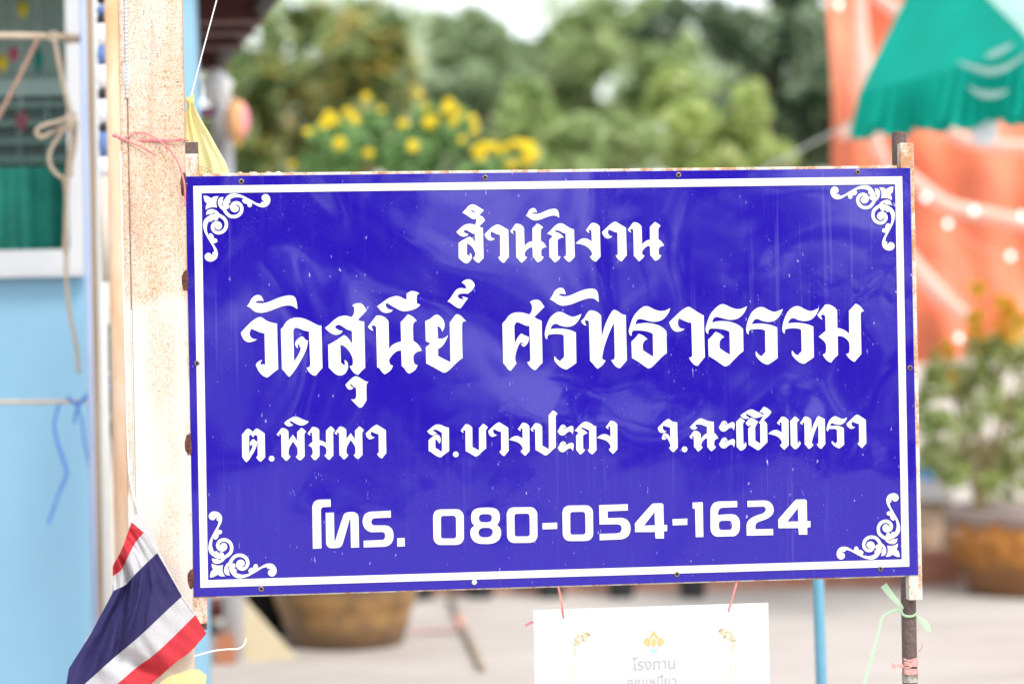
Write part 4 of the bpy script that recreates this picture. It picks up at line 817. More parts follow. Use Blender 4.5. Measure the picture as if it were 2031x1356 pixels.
for pts, w_ in (([(248, 765), (215, 766), (186, 770), (168, 790), (150, 800), (132, 786)], .009), ([(184, 480), (183, 600), (183, 700), (178, 755), (172, 790)], .006), ([(118, 800), (108, 835), (112, 870), (125, 910), (132, 940), (118, 975), (95, 1040)], .0075), ([(150, 800), (162, 830), (166, 870), (176, 920), (180, 955)], .005), ([(160, 795), (150, 820), (148, 840)], .007)):
    mb = MB(); mb.grid(strip(pts, [w_, w_ * 1.3, w_], 6.3, .2)); build('strand', mb, M_BC, o, smooth=True)

# ------------------------------------------------------------------ things on the yard
def gY(py, px=1015): return ground(px, py).y
# large brown pot
def glaze(name, a, b, c3, bands):
    t = NT(name); t.set(Roughness=.35); x, y, z = t.sep()
    n1 = t.ramp(t.noise(2.5, 3, .6, (1, 1, 4)), [(.35, 0.), (.65, 1.)]); n2 = t.ramp(t.noise(9, 4, .65), [(.48, 0.), (.68, 1.)])
    zz = t.math('ADD', t.math('MULTIPLY', z, 1 / .36), t.math('MULTIPLY', t.math('SUBTRACT', t.noise(6, 3), .5), .22))
    bd = t.ramp(zz, bands)
    c = t.mix(t.math('MULTIPLY', n2, .7), t.mix(n1, a, b), c3); t.base(t.mix(bd, c3, c)); t.bump(t.noise(14, 3), .3, .01); return t.m
pc_ = ground(680, 1290); k_ = pc_.y / FPX; pc_.y += .2
POT = thing('glazed_pot', pc_, 'big brown ridged pot on the concrete below the left half of the sign', 'pot')
prof = [(.02, .0), (112 * k_, 0), (118 * k_, .02), (122 * k_, .05), (130 * k_, .09), (128 * k_, .10), (140 * k_, .15), (148 * k_, .2), (147 * k_, .21), (160 * k_, .28), (172 * k_, .36), (178 * k_, .44), (176 * k_, .5), (184 * k_, .52), (184 * k_, .55), (166 * k_, .55), (160 * k_, .49)]
mb = MB(); mb.lathe(pc_, prof, 56); build('body', mb, glaze('brown_glaze', (.28, .15, .055), (.38, .21, .07), (.10, .058, .03), [(.02, .05), (.22, .45), (.34, 1.), (.55, .9), (.66, .25), (.9, .5)]), POT, smooth=True)
mb = MB(); mb.lathe(pc_, [(.01, .48), (165 * k_, .49)], 40); build('soil', mb, plain('dark_soil', (.05, .035, .025)), POT)
# golden pot at the right
k2 = gY(1190) / FPX; q2 = ground(2088, 1188); q2.y += .3
POT2 = thing('planter_pot', q2, 'wide golden brown planter with a pale scalloped rim, on the right', 'pot')
def petal(r, z, a, j):
    w_ = abs(math.sin(a * 6)); 
    if .1 < z < .27: r += .03 * max(0, 1 - abs(w_ - (z - .1) / .17 * .9) * 3.0)
    return r, z
mb = MB(); mb.lathe(q2, [(.02, 0)] + [((132 + 38 * (i / 18) ** .7) * k2, .0 + .325 * i / 18) for i in range(19)], 96, petal)
build('body', mb, glaze('amber_glaze', (.50, .20, .028), (.42, .155, .025), (.13, .055, .02), [(.05, .1), (.33, .25), (.45, .85), (.9, 1.)]), POT2, smooth=True)  # darker foot: part glaze, part shade put into the colour
def scal(r, z, a, j): return r, z - (.030 * abs(math.sin(a * 7)) if j in (0, 1) else 0)
mb = MB(); mb.lathe(q2, [(168 * k2, .335), (173 * k2, .325), (176 * k2, .36), (176 * k2, .375), (150 * k2, .365), (150 * k2, .33)], 112, scal); build('rim', mb, plain('mauve_grey_rim', (.40, .31, .28), (.32, .23, .21), 12, .6), POT2, smooth=True)
mb = MB(); mb.lathe(q2, [(.01, .345), (152 * k2, .35)], 40); build('soil', mb, plain('dark_soil_two', (.07, .05, .035), (.3, .28, .25), 30), POT2)
# kerb of red blocks behind
KY = gY(1180) + .12
mb = MB(); x0, x1 = at(760, 1170, KY).x, at(1905, 1170, KY).x
nb = 9
for i in range(nb): slab(mb, x0 + (x1 - x0) * i / nb + .003, x0 + (x1 - x0) * (i + 1) / nb - .003, KY - .05, KY + .12, 0, .15)
o = build('brick_kerb', mb, plain('terracotta', (.40, .17, .11), (.46, .23, .16), 9, .8, .2), None, Vector(((x0 + x1) / 2, KY, 0))); tag(o, 'low terracotta kerb behind the row of black nursery pots', 'kerb')
# black nursery pots
M_NP = plain('black_plastic', (.014, .015, .018), None, rough=.45)
M_SMALL = leafmat('sprout_leaf', [(.03, .07, .02), (.08, .16, .04)])
def leaf_mesh(blobs, n, size, seed, aspect=.45):
    rg = np.random.default_rng(seed); W = np.array([b[3] * b[3] for b in blobs]); W = W / W.sum()
    idx = rg.choice(len(blobs), n, p=W)
    d = rg.normal(size=(n, 3)); d /= np.linalg.norm(d, axis=1)[:, None]
    rad = rg.random(n) ** .45
    C = np.array([[b[0], b[1], b[2]] for b in blobs])[idx]; Rd = np.array([[b[3], b[4] if len(b) > 4 else b[3], b[5] if len(b) > 5 else b[3]] for b in blobs])[idx]
    KC = 11
    sub = rg.normal(size=(len(blobs), KC, 3)); sub /= np.linalg.norm(sub, axis=2)[:, :, None]; sub *= (.45 + .65 * rg.random((len(blobs), KC)))[:, :, None]
    sp = sub[idx, rg.integers(0, KC, n)]
    inner = rg.random(n) < .22
    loc = np.where(inner[:, None], d * rad[:, None] * .85, sp + d * rad[:, None] * .36)
    d = loc / np.maximum(np.linalg.norm(loc, axis=1), 1e-6)[:, None]
    P = C + loc * Rd
    a = rg.normal(size=(n, 3)); a /= np.linalg.norm(a, axis=1)[:, None]
    nr = d * .5 + rg.normal(size=(n, 3)) * .55 + np.array([0, -.15, .5]); b = np.cross(a, nr); a = np.cross(nr, b); a /= np.linalg.norm(a, axis=1)[:, None]; b /= np.linalg.norm(b, axis=1)[:, None]
    L = size * (.6 + .8 * rg.random(n))[:, None]
    V = np.stack([P - a * L, P + b * L * aspect, P + a * L, P - b * L * aspect], 1).reshape(-1, 3)
    return V, n
def leaf_obj(name, blobs, n, size, seed, mat, parent, aspect=.45):
    V, n = leaf_mesh(blobs, n, size, seed, aspect); org = wloc(parent)
    V = V - np.array(org)
    me = bpy.data.meshes.new(name); me.vertices.add(4 * n); me.vertices.foreach_set('co', V.ravel().astype(np.float32))
    me.loops.add(4 * n); me.loops.foreach_set('vertex_index', np.arange(4 * n, dtype=np.int32)); me.polygons.add(n)
    me.polygons.foreach_set('loop_start', np.arange(0, 4 * n, 4, dtype=np.int32)); me.polygons.foreach_set('loop_total', np.full(n, 4, dtype=np.int32))
    me.update(calc_edges=True); me.materials.append(mat)
    o = bpy.data.objects.new(name, me); COL.objects.link(o); o.parent = parent; return o
def copy_tree(o, parent=None):
    c = o.copy(); COL.objects.link(c)
    if parent: c.parent = parent
    for ch in list(o.children): copy_tree(ch, c)
    return c
np_px = [(826, 'black nursery pot nearest the big brown pot, leftmost of the row by the kerb'), (953, 'second black nursery pot from the left in the row by the kerb'), (1093, 'third black nursery pot from the left, above the left string of the notice'),
         (1234, 'fourth black nursery pot from the left, above the middle of the notice'), (1376, 'fifth black nursery pot, rightmost of the row by the kerb')]
proto = None
for i, (px, lab) in enumerate(np_px):
    p = ground(px, 1188 + (px < 900) * 4); r_ = 31 * p.y / FPX; p.y += r_
    if proto is None:
        proto = thing('nursery_pot', p, lab, 'pot', 'black nursery pots in a row by the kerb')
        mb = MB(); mb.lathe(p, [(.01, 0), (r_ * .8, 0), (r_, .13), (r_ * 1.08, .13), (r_ * 1.08, .145), (r_ * .95, .145), (r_ * .9, .12), (.004, .118)], 24); build('body', mb, M_NP, proto, smooth=False)
        leaf_obj('foliage', [(p.x, p.y, .27, .10, .09, .12)], 160, .03, 3, M_SMALL, proto)
    else:
        c = copy_tree(proto); c.location = p; c['label'] = lab
# cream wedge, black tub, red bench, brick, teal stake under the left end of the sign
wb = ground(523, 1308); Yw = wb.y
mb = MB(); tri = [at(x, y, Yw) for x, y in ((452, 1311), (586, 1305), (480, 1186), (452, 1160))]
tri[0].z = tri[1].z = 0.0
mb.add([*tri, *[p + Vector((0, .05, 0)) for p in tri]], [(0, 1, 2, 3), (7, 6, 5, 4), (0, 4, 5, 1), (1, 5, 6, 2), (2, 6, 7, 3), (3, 7, 4, 0)])
o = build('wooden_wedge', mb, plain('cream_board', (.58, .49, .31), (.66, .58, .42), 6, .7), None, wb); tag(o, 'cream triangular board standing left of the big brown pot', 'board')
tb = ground(546, 1262); tb.y += .12; kt = tb.y / FPX
mb = MB(); mb.lathe(tb, [(.01, 0), (52 * kt, 0), (72 * kt, .24), (76 * kt, .24), (76 * kt, .26), (68 * kt, .26), (50 * kt, .03)], 32)
o = build('plastic_tub', mb, plain('black_tub', (.012, .012, .013), None, rough=.4), None, tb, True); tag(o, 'black plastic tub between the cream board and the big brown pot', 'tub')
bp = ground(432, 1266); bp.y += .25
o = thing('low_bench', bp, 'low dark red bench in the shade right of the rusty post', 'bench')
zt = at(432, 1188, bp.y).z
mb = MB(); mb.box((bp.x, bp.y, zt - .03), .20, .3, .06, None, .004); build('seat', mb, plain('dark_red_paint', (.14, .02, .014), (.10, .018, .014), 10, .6), o)
for sx_ in (-1, 1):
    mb = MB(); mb.box((bp.x + sx_ * .075, bp.y, (zt - .06) / 2), .03, .26, zt - .062, None, .002); build('leg', mb, plain('dark_wood_leg', (.05, .035, .03)), o)
bk_ = ground(446, 1317); mb = MB(); sc_ = bk_.y / FPX; mb.box((bk_.x, bk_.y + .05, 22 * sc_), 40 * sc_, .1, 44 * sc_, None, .006)
mb.box((bk_.x, bk_.y + .05, 44 * sc_ + .012), 30 * sc_, .08, .024, None, .004)
o = build('brick_stack', mb, plain('orange_brick', (.46, .19, .10), (.40, .15, .08), 20, .85, .4, 90), None, bk_); tag(o, 'small stack of orange bricks beside the cream board', 'bricks')
ts = ground(449, 1300); ts.y = 8.9; mb = MB(); xs = at(450, 1230, 8.9).x; mb.tube([(xs, 8.9, 0), (xs, 8.9, .9)], .008, 8)
o = build('thin_stake', mb, plain('teal_paint', (.16, .28, .29)), None, Vector((xs, 8.9, 0))); tag(o, 'thin teal stake standing behind the cream board', 'stake')
# pole lying on the concrete
a_, b_ = ground(893, 1195), ground(957, 1332)
o = thing('bamboo_pole', a_, 'grey brown bamboo pole lying on the concrete right of the big brown pot', 'pole')
mb = MB(); mb.tube([a_ + Vector((0, 0, .016)), a_.lerp(b_, .5) + Vector((0, 0, .016)), b_ + Vector((0, 0, .013))], .014, 10); build('cane', mb, plain('grey_bamboo', (.26, .21, .16), (.33, .27, .2), 12), o, smooth=True)
c1, c2 = a_.lerp(b_, .30), a_.lerp(b_, .47); mb = MB(); mb.tube([c1 + Vector((0, 0, .016)), c2 + Vector((0, 0, .016))], .0165, 10); build('ribbon_wrap', mb, plain('salmon_ribbon', (.72, .36, .26)), o, smooth=True)
mb = MB(); rk = random.Random(3); c3 = ground(862, 1254)
rows = [[c3 + Vector((-.09 + .18 * k / 8 + rk.uniform(-.006, .006), -.04 + .03 * i + rk.uniform(-.008, .008), .004 + rk.uniform(0, .012))) for k in range(9)] for i in range(4)]
mb.grid(rows); o = build('pink_wrapper', mb, plain('pink_plastic', (.72, .48, .44), None, transl=.3), None, c3); tag(o, 'crumpled pink plastic lying on the concrete beside the bamboo pole', 'litter')
# blue pipe
YB = 5.7; p0, p1 = at(1629, 1350, YB), at(1621, 1100, YB)
mb = MB(); dz = (p1 - p0) / (p1.z - p0.z); b0 = p0 - dz * p0.z
mb.tube([b0, p0, p0 + dz * (1.30 - p0.z)], .0132, 14); o = build('blue_pipe', mb, plain('blue_paint', (.10, .30, .42), (.14, .35, .48), 10, .4), None, b0, True); tag(o, 'slim blue painted pipe standing on the yard behind the right end of the notice', 'pipe')
# small tan pot, blue topped box, white low wall
tp = ground(1845, 1142); tp.y = KY + .55; tp.z = 0; kk = tp.y / FPX
o = thing('tan_pot', tp, 'tan earthen pot with dark patches behind the terracotta kerb, left of the golden planter', 'pot')
h_ = at(1845, 1022, tp.y).z
mb = MB(); mb.lathe(tp, [(.01, 0), (30 * kk, 0), (36 * kk, h_ * .4), (42 * kk, h_ * .8), (38 * kk, h_ * .95), (44 * kk, h_), (38 * kk, h_), (30 * kk, h_ * .9)], 32); build('body', mb, plain('tan_clay', (.44, .31, .2), (.16, .12, .12), 7, .8), o, smooth=True)
bx = at(1850, 1000, 12.0); kk = 12 / FPX
o = thing('storage_box', Vector((bx.x, 12.0, 0)), 'white box with a blue lid standing on a brown plinth behind the tan pot', 'box')
z0_, z1_, z2_ = at(1850, 990, 12).z, at(1850, 948, 12).z, at(1850, 916, 12).z
mb = MB(); mb.box((bx.x, 12, z0_ / 2), 64 * kk, .3, z0_, None, .004); build('plinth', mb, plain('brown_plinth', (.24, .17, .12), (.18, .15, .08), 8), o)
mb = MB(); mb.box((bx.x, 12, (z0_ + z1_) / 2), 60 * kk, .28, z1_ - z0_ - .002, None, .006); build('body', mb, M_WHITE, o)
mb = MB(); mb.box((bx.x, 12, (z1_ + z2_) / 2), 66 * kk, .31, z2_ - z1_, None, .01); build('lid', mb, plain('blue_plastic', (.08, .30, .62), None, rough=.4), o)
xw_ = at(1500, 900, 13.2).x
mb = MB(); slab(mb, xw_, 6.5, 13.2, 13.35, 0, at(1900, 700, 13.2).z); slab(mb, xw_ - .02, 6.5, 13.17, 13.38, at(1900, 700, 13.2).z, at(1900, 690, 13.2).z)
o = build('white_wall', mb, plain('whitewash', (.80, .80, .76), (.74, .74, .68), 2, .8), None, Vector((4, 13.2, 0))); tag(o, 'low whitewashed wall behind the shrub on the right', 'wall')
for i, (px, py, r_) in enumerate(((1868, 1012, 15), (1905, 1000, 26), (1985, 995, 18), (2012, 992, 17))):
    c = at(px, py, 11.4); c.z = max(r_ * 11.4 / FPX * .8, 0.02); kk = 11.4 / FPX

# ------------------------------------------------------------------ curtain, canopy and glints at the right
CYY = 11.0
CUR = thing('orange_curtain', Vector((at(1850, 700, CYY).x, CYY, at(1850, 715, CYY).z)), 'orange satin curtain hanging in folds behind the shrub and the sign', 'curtain')
def cdep(x, z):
    return .04 * math.sin(x * 9 + 1.5 * math.sin(z * 2.2)) + .03 * math.sin(x * 23 + z * 3) + .03 * math.sin((x * .8 + z * 1.6) * 5)
rows = []
ztp, zbt = 3.2, at(1850, 708, CYY).z
for i in range(60):
    z = ztp + (zbt - ztp) * i / 59; r_ = []
    xl_ = at(1640, 0, CYY).x + (at(1655, 335, CYY).x - at(1640, 0, CYY).x) * (ztp - z) / (ztp - at(1655, 335, CYY).z) * .7
    for k in range(110):
        x = xl_ + (4.6 - xl_) * k / 109; r_.append(Vector((x, CYY + cdep(x, z), z + .03 * math.sin(x * 6))))
    rows.append(r_)
mb = MB(); mb.grid(rows); t = NT('orange_satin'); t.set(Roughness=.38); t.b.inputs['Sheen Weight'].default_value = .6
t.base(t.mix(t.ramp(t.noise(1.6, 3), [(.35, 0.), (.65, 1.)]), (.82, .175, .075), (.84, .25, .13))); M_SAT = t.m
o = build('cloth', mb, M_SAT, CUR, smooth=True)
xa_ = at(1668, 335, CYY).x; mb = MB(); mb.tube([Vector((xa_, CYY + .16, 3.16)), Vector((4.58, CYY + .16, 3.16))], .02, 8); mb.tube([Vector((xa_ + .03, CYY + .2, 0)), Vector((xa_ + .03, CYY + .2, 3.2))], .022, 8); mb.tube([Vector((4.5, CYY + .2, 0)), Vector((4.5, CYY + .2, 3.2))], .022, 8)
build('hanging_frame', mb, plain('galvanised_tube', (.4, .4, .41), None, rough=.4), CUR)
M_HILITE = plain('pale_pink_highlight', (.90, .70, .60), (.92, .78, .70), 6, .5, transl=.4)
def satin_highlight(pts, w_, Y=CYY - .17):  # pale strips before the cloth stand for its satin highlights
    st = strip(pts, w_, Y); mb = MB(); n = len(st[0]); st[1] = [p + Vector((0, -.04, 0)) for p in st[1]]
    mb.grid(st); build('satin_highlight', mb, M_HILITE, CUR, smooth=True)
satin_highlight([(1780, 330), (1830, 375), (1880, 408), (1950, 425), (2060, 448)], [.06, .075, .07, .07, .07])
satin_highlight([(1770, 470), (1820, 535), (1870, 590), (1930, 640)], [.06, .085, .08, .05])
satin_highlight([(1840, 235), (1885, 262), (1940, 285), (2060, 292)], [.04, .06, .06, .05])
satin_highlight([(1706, -20), (1708, 60), (1714, 130), (1722, 210), (1740, 290), (1770, 350)], [.05, .06, .075, .06, .06, .04])
satin_highlight([(1735, -10), (1765, 12), (1800, 40), (1850, 80)], [.05, .06, .06, .05])
satin_highlight([(1668, 275), (1690, 250), (1706, 232)], [.03, .04, .02])
# glowing balls and a wire added for the bright glints on the curtain
t = NT('glint_glow'); t.b.inputs['Emission Color'].default_value = (1, .93, .88, 1); t.b.inputs['Emission Strength'].default_value = .9; t.base((.9, .9, .9)); M_GLINT = t.m
LT = thing('curtain_glints', at(1836, 392, CYY - .3), 'small glowing white balls added for bright glints across the orange curtain', 'lights')
bl = [(1664, 10), (1836, 392), (1932, 418), (2028, 428), (2004, 508), (1880, 444), (1902, 670)]
mb = MB(); mb.tube(smoothline([at(1655, -60, CYY - .3), at(1664, 8, CYY - .3), at(1700, 200, CYY - .3), at(1836, 388, CYY - .3), at(1932, 414, CYY - .3), at(2080, 430, CYY - .3)], 8), .002, 5)
mb.tube(smoothline([at(1880, 440, CYY - .3), at(1940, 490, CYY - .3), at(2004, 504, CYY - .3), at(2080, 505, CYY - .3)], 8), .002, 5); mb.tube(smoothline([at(1880, 440, CYY - .3), at(1885, 560, CYY - .3), at(1902, 666, CYY - .3)], 8), .002, 5)
build('added_wire', mb, plain('added_pale_wire', (.75, .55, .45)), LT)
for x, y in bl:
    mb = MB(); mb.ball(at(x, y, CYY - .3), .013, .013, .017, 10); build('bulb', mb, M_GLINT, LT, smooth=True)  # each one a glowing ball for one bright glint
# green canopy
CA, CB, AP = at(1703, 190, 9.2), at(2060, 102, 8.2), at(1846, -122, 9.5)
CC, CD = at(2330, 150, 9.4), at(1786, 170, 10.4)
CAN = thing('green_canopy', Vector((CD.x, CD.y, 0)), 'emerald green market canopy with a ruffled valance in the upper right', 'canopy')
M_CAN = plain('emerald_canopy', (.002, .39, .30), (.002, .44, .34), 4, .6, .1, 40, .01, transl=.35, spec=.15)
M_CAN_SUNLIT = plain('sunlit_canopy', (.42, .72, .66), (.5, .76, .7), 4, .5, transl=.45)  # same canopy cloth, the sun through it put into a paler colour
def panel(name, a, b, c, mat, sag=.03, n=16):
    v, f, ix = [], [], {}
    nrm = (b - a).cross(c - a).normalized()
    for i in range(n + 1):
        for j in range(n + 1 - i):
            u, v_ = i / n, j / n; w0 = 1 - u - v_
            ix[i, j] = len(v); v.append(a * w0 + b * u + c * v_ + Vector((0, 0, -sag * 9 * u * v_ * w0)) + nrm * .004 * math.sin(u * 14 + v_ * 9))
    for i in range(n):
        for j in range(n - i):
            f.append((ix[i, j], ix[i + 1, j], ix[i, j + 1]))
            if i + j < n - 1: f.append((ix[i + 1, j], ix[i + 1, j + 1], ix[i, j + 1]))
    return obj(name, v, f, mat, CAN, smooth=True)
panel('front_panel', CA, CB, AP, M_CAN); panel('side_panel', CB, CC, AP, M_CAN_SUNLIT)['label'] = 'side panel coloured paler for the sun on it'
panel('side_panel', CC, CD, AP, M_CAN); panel('side_panel', CD, CA, AP, M_CAN)
def valance(a, b, drop0, drop1, n=160):
    rows = []; dr = (b - a); out = Vector((dr.y, -dr.x, 0)).normalized()
    if out.y > 0: out = -out
    for i in range(9):
        t_ = i / 8; r_ = []
        for k in range(n + 1):
            u = k / n; dp = (drop0 + (drop1 - drop0) * u) * (1 + .08 * math.sin(u * 31) + .32 * abs(math.sin(u * 62)))
            amp = .006 + .042 * t_
            r_.append(a.lerp(b, u) + Vector((0, 0, -dp * t_)) + out * (amp * math.sin(u * 96 + 1.2 * math.sin(u * 17)) + .004 + .02 * math.sin(u * 14) * t_)+ Vector((0, 0, .012)) * (1 - t_))
        rows.append(r_)
    mb = MB(); mb.grid(rows); build('valance', mb, M_CAN, CAN, smooth=True)
valance(CA, CB, .125, .18); valance(CB, CC, .15, .15); valance(CC, CD, .14, .14); valance(CD, CA, .12, .12)
mb = MB(); mb.tube([Vector((CD.x, CD.y, 0)), CD], .014, 10); mb.tube([Vector((CC.x, CC.y, 0)), CC], .014, 10)
build('leg', mb, plain('grey_tube', (.5, .5, .52), None, rough=.4), CAN)
# pale crescents painting the highlights on the canopy's glossy folds
for pts in (([(1898, 122), (1930, 134), (1965, 142), (2000, 132), (2040, 104)]), ([(1920, 172), (1945, 186), (1975, 188), (2000, 180)]), ([(1955, 112), (1975, 106), (2010, 88)])):
    P = [(x, y) for x, y in pts]; mb = MB(); a_ = [at(x, y, 8.0 + (2060 - x) / 357 * .95) for x, y in P]; P3 = smoothline(a_, 6); n_ = len(P3)
    wid = [.024 * math.sin(math.pi * (k + .15) / (n_ - .7)) ** .7 for k in range(n_)]
    mb.grid([[p + Vector((0, 0, w_ / 2)) for p, w_ in zip(P3, wid)], [p + Vector((0, -w_ * .35, 0)) for p, w_ in zip(P3, wid)], [p - Vector((0, 0, w_ / 2)) for p, w_ in zip(P3, wid)]])
    build('fold_highlight', mb, plain('mint_highlight', (.40, .66, .60), (.55, .72, .68), 60, .4, transl=.4), CAN, smooth=True)
hb = at(1953, 255, 8.6); o = thing('hanging_lamp', hb, 'white bulb shaped lamp hanging under the canopy edge', 'lamp')
mb = MB(); mb.lathe(hb + Vector((0, 0, -.065)), [(.006, 0), (.032, .008), (.048, .036), (.05, .08), (.044, .112), (.027, .128), (.018, .136)], 20); build('bulb', mb, plain('opal_glass', (.82, .85, .9), None, rough=.3), o, smooth=True)
mb = MB(); mb.tube([hb + Vector((0, 0, .065)), hb + Vector((0, 0, .1))], .02, 10); mb.tube([hb + Vector((0, 0, .08)), hb + Vector((0, .1, .32))], .003, 6); build('holder', mb, plain('dark_cap', (.02, .03, .03)), o)
line_thing('guy_rope', [(1500, 345, 10.2), (1600, 290, 9.9), (1704, 236, 9.3)], .006, plain('pale_rope', (.6, .62, .58)), 'pale guy rope slanting down left from the corner of the green canopy', 'rope', k=3)

# ------------------------------------------------------------------ white shrine post with lotus lantern
SY = 8.6
sp_ = at(446, 330, SY); o = thing('white_post', Vector((sp_.x, SY, 0)), 'grey white post with a pointed white finial behind the yellow flag', 'post')
zt_ = at(440, 205, SY).z
mb = MB(); mb.tube([(sp_.x, SY, 0), (sp_.x - .005, SY, zt_)], .036, 14); build('shaft', mb, plain('grey_white_stone', (.62, .64, .67), (.68, .7, .72), 4, .7), o, smooth=True)
mb = MB(); mb.lathe(Vector((at(430, 200, SY).x, SY, zt_)), [(.03, 0), (.055, .02), (.05, .05), (.062, .07), (.03, .11), (.006, .125)], 16); build('finial', mb, plain('white_stone', (.85, .86, .86)), o, smooth=True)
mb = MB(); mb.box((at(412, 222, SY).x, SY, at(412, 222, SY).z), .085, .06, .03, None, .006); build('bracket', mb, plain('violet_cloth', (.22, .10, .28), (.35, .06, .12), 30), o)
lc = at(469, 238, SY - .1); o = thing('paper_lantern', lc, 'round pink and orange paper lantern hanging from the grey white post', 'lantern')
t = NT('lantern_paper'); t.set(Roughness=.7); x_, y_, z_o = t.sep(); gf = t.math('ADD', t.math('MULTIPLY', x_, 9.0), .5, True)
t.base(t.ramp(gf, [(.1, (.82, .55, .52)), (.5, (.88, .46, .16)), (.78, (.84, .34, .30)), (.97, (.80, .16, .38))])); tm = t.m
mb = MB(); mb.lathe(lc, [(.006, -.078), (.03, -.066), (.044, -.03), (.047, 0), (.042, .035), (.026, .062), (.006, .07)], 24, lambda r, z, a, j: (r * (1 + .05 * math.sin(a * 10)), z)); build('shade', mb, tm, o, smooth=True)
mb = MB(); mb.lathe(lc, [(.004, -.10), (.016, -.085), (.012, -.07)], 10); build('tassel', mb, plain('yellow_tassel', (.75, .55, .1)), o); mb = MB(); mb.tube([lc + Vector((0, 0, .068)), lc + Vector((-.05, .03, .12))], .002, 5); build('hanger', mb, M_STRING, o)

# ------------------------------------------------------------------ plants
M_BARK = plain('bark', (.11, .085, .06), (.17, .13, .09), 14, .9, .5, 40)
def tree(name, label, px, Y, blobs, n, size, mat, trunk_r=.06, group=None, seed=1, cat='tree', limbs=4, aspect=.45, depth=.7):
    """blobs: (px, py, r_px) seen at depth Y"""
    k = Y / FPX; base = Vector((at(px, 678, Y).x, Y, 0)); rg = random.Random(seed)
    o = thing(name, base, label, cat, group)
    B = []
    for bx_, by_, br_ in blobs:
        c = at(bx_, by_, Y + rg.uniform(-depth, depth)); B.append((c.x, c.y, c.z, br_ * k, br_ * k, br_ * k * rg.uniform(.75, 1.0)))
    top = max(b[2] for b in B); zs = min(b[2] for b in B)
    mb = MB(); fork = base + Vector((0, 0, max(.3, zs * .75)))
    mb.tube(smoothline([base, base.lerp(fork, .5) + Vector((rg.uniform(-.05, .05), 0, 0)), fork], 4), trunk_r, 9, 1, trunk_r * .7)
    for b in sorted(B, key=lambda b: -b[3])[:limbs]:
        mb.tube(smoothline([fork, fork.lerp(Vector(b[:3]), .5) + Vector((0, 0, .1)), Vector(b[:3])], 4), trunk_r * .55, 7, 1, trunk_r * .12)
    build('trunk', mb, M_BARK, o, smooth=True)
    leaf_obj('crown', B, n, size, seed, mat, o, aspect)
    return o
M_L1 = leafmat('olive_leaf', [(.05, .11, .04), (.14, .23, .08), (.26, .35, .13), (.44, .46, .18), (.55, .40, .08)])
M_L2 = leafmat('blue_green_leaf', [(.14, .23, .11), (.29, .39, .20), (.46, .55, .31)])
M_L3 = leafmat('mid_green_leaf', [(.17, .26, .09), (.36, .46, .19), (.52, .61, .30)])
M_L4 = leafmat('dark_leaf', [(.03, .06, .035), (.09, .15, .08), (.20, .29, .16), (.30, .38, .24)])
M_L5 = leafmat('lime_leaf', [(.22, .34, .08), (.44, .56, .16), (.58, .68, .26), (.68, .74, .36)])
def bl_(x0, x1, y0, y1, n, r, seed):
    rg = random.Random(seed); return [(rg.uniform(x0, x1), rg.uniform(y0, y1), r * rg.uniform(.7, 1.25)) for _ in range(n)]
T = 'trees and shrubs beyond the yard'
tree('broadleaf_tree', 'big olive green tree with yellowing leaves, leftmost of the trees behind the roof', 660, 15.0, bl_(430, 800, 70, 330, 22, 62, 1) + [(560, 60, 50), (640, 50, 46), (720, 60, 55), (470, 190, 55), (790, 150, 50)], 3000, .115, M_L1, .10, T, 11)
tree('broadleaf_tree', 'rounded blue green tree above the yellow flowers, left of the middle sky gap', 945, 20.0, bl_(880, 1020, 90, 330, 10, 58, 2) + [(950, 75, 52), (900, 110, 45), (1000, 110, 45), (1030, 130, 42), (880, 70, 40)], 2200, .13, M_L2, .10, T, 12)
tree('broadleaf_tree', 'grey green tree standing right of the middle sky gap', 1180, 21.0, bl_(1110, 1300, 100, 330, 11, 60, 3) + [(1170, 80, 55), (1240, 70, 50), (1110, 150, 45), (1105, 95, 46), (1135, 50, 40), (1300, 120, 50), (1340, 170, 50), (1360, 90, 44), (1290, 30, 36), (1190, 30, 40), (1400, 200, 50)], 2600, .13, M_L3, .10, T, 13)
tree('broadleaf_tree', 'tall dark tree with bright sky holes beside the orange curtain', 1530, 17.0, bl_(1430, 1640, 60, 330, 20, 55, 4) + [(1600, 60, 60), (1500, 90, 45), (1420, 40, 40), (1560, -20, 60), (1350, 20, 36), (1640, 200, 60), (1300, 60, 34)], 3200, .12, M_L4, .10, T, 14)
tree('lime_shrub', 'lime green bushy shrub in front of the dark tree', 1470, 13.5, bl_(1420, 1545, 220, 350, 9, 40, 5) + [(1480, 190, 34), (1450, 260, 40)], 2400, .055, M_L5, .04, T, 15, 'shrub')
tree('lime_shrub', 'yellow green upright shrub above the right half of the sign', 1340, 14.0, bl_(1290, 1390, 190, 350, 8, 42, 6) + [(1335, 160, 34)], 2200, .055, M_L5, .04, T, 16, 'shrub')
tree('lime_shrub', 'yellow green shrub just right of the yellow flowers', 1070, 13.0, bl_(1000, 1150, 210, 350, 9, 44, 7) + [(1055, 185, 34)], 2400, .055, leafmat('yellow_green_leaf', [(.13, .25, .07), (.32, .46, .14), (.48, .60, .24), (.58, .66, .34)]), .04, T, 17, 'shrub')
tree('lime_shrub', 'pale green shrub low between the other shrubs over the middle of the sign', 1200, 12.5, bl_(1150, 1270, 260, 360, 8, 40, 8), 1800, .05, leafmat('fresh_leaf', [(.26, .36, .14), (.40, .54, .22), (.58, .67, .34)]), .035, T, 18, 'shrub')
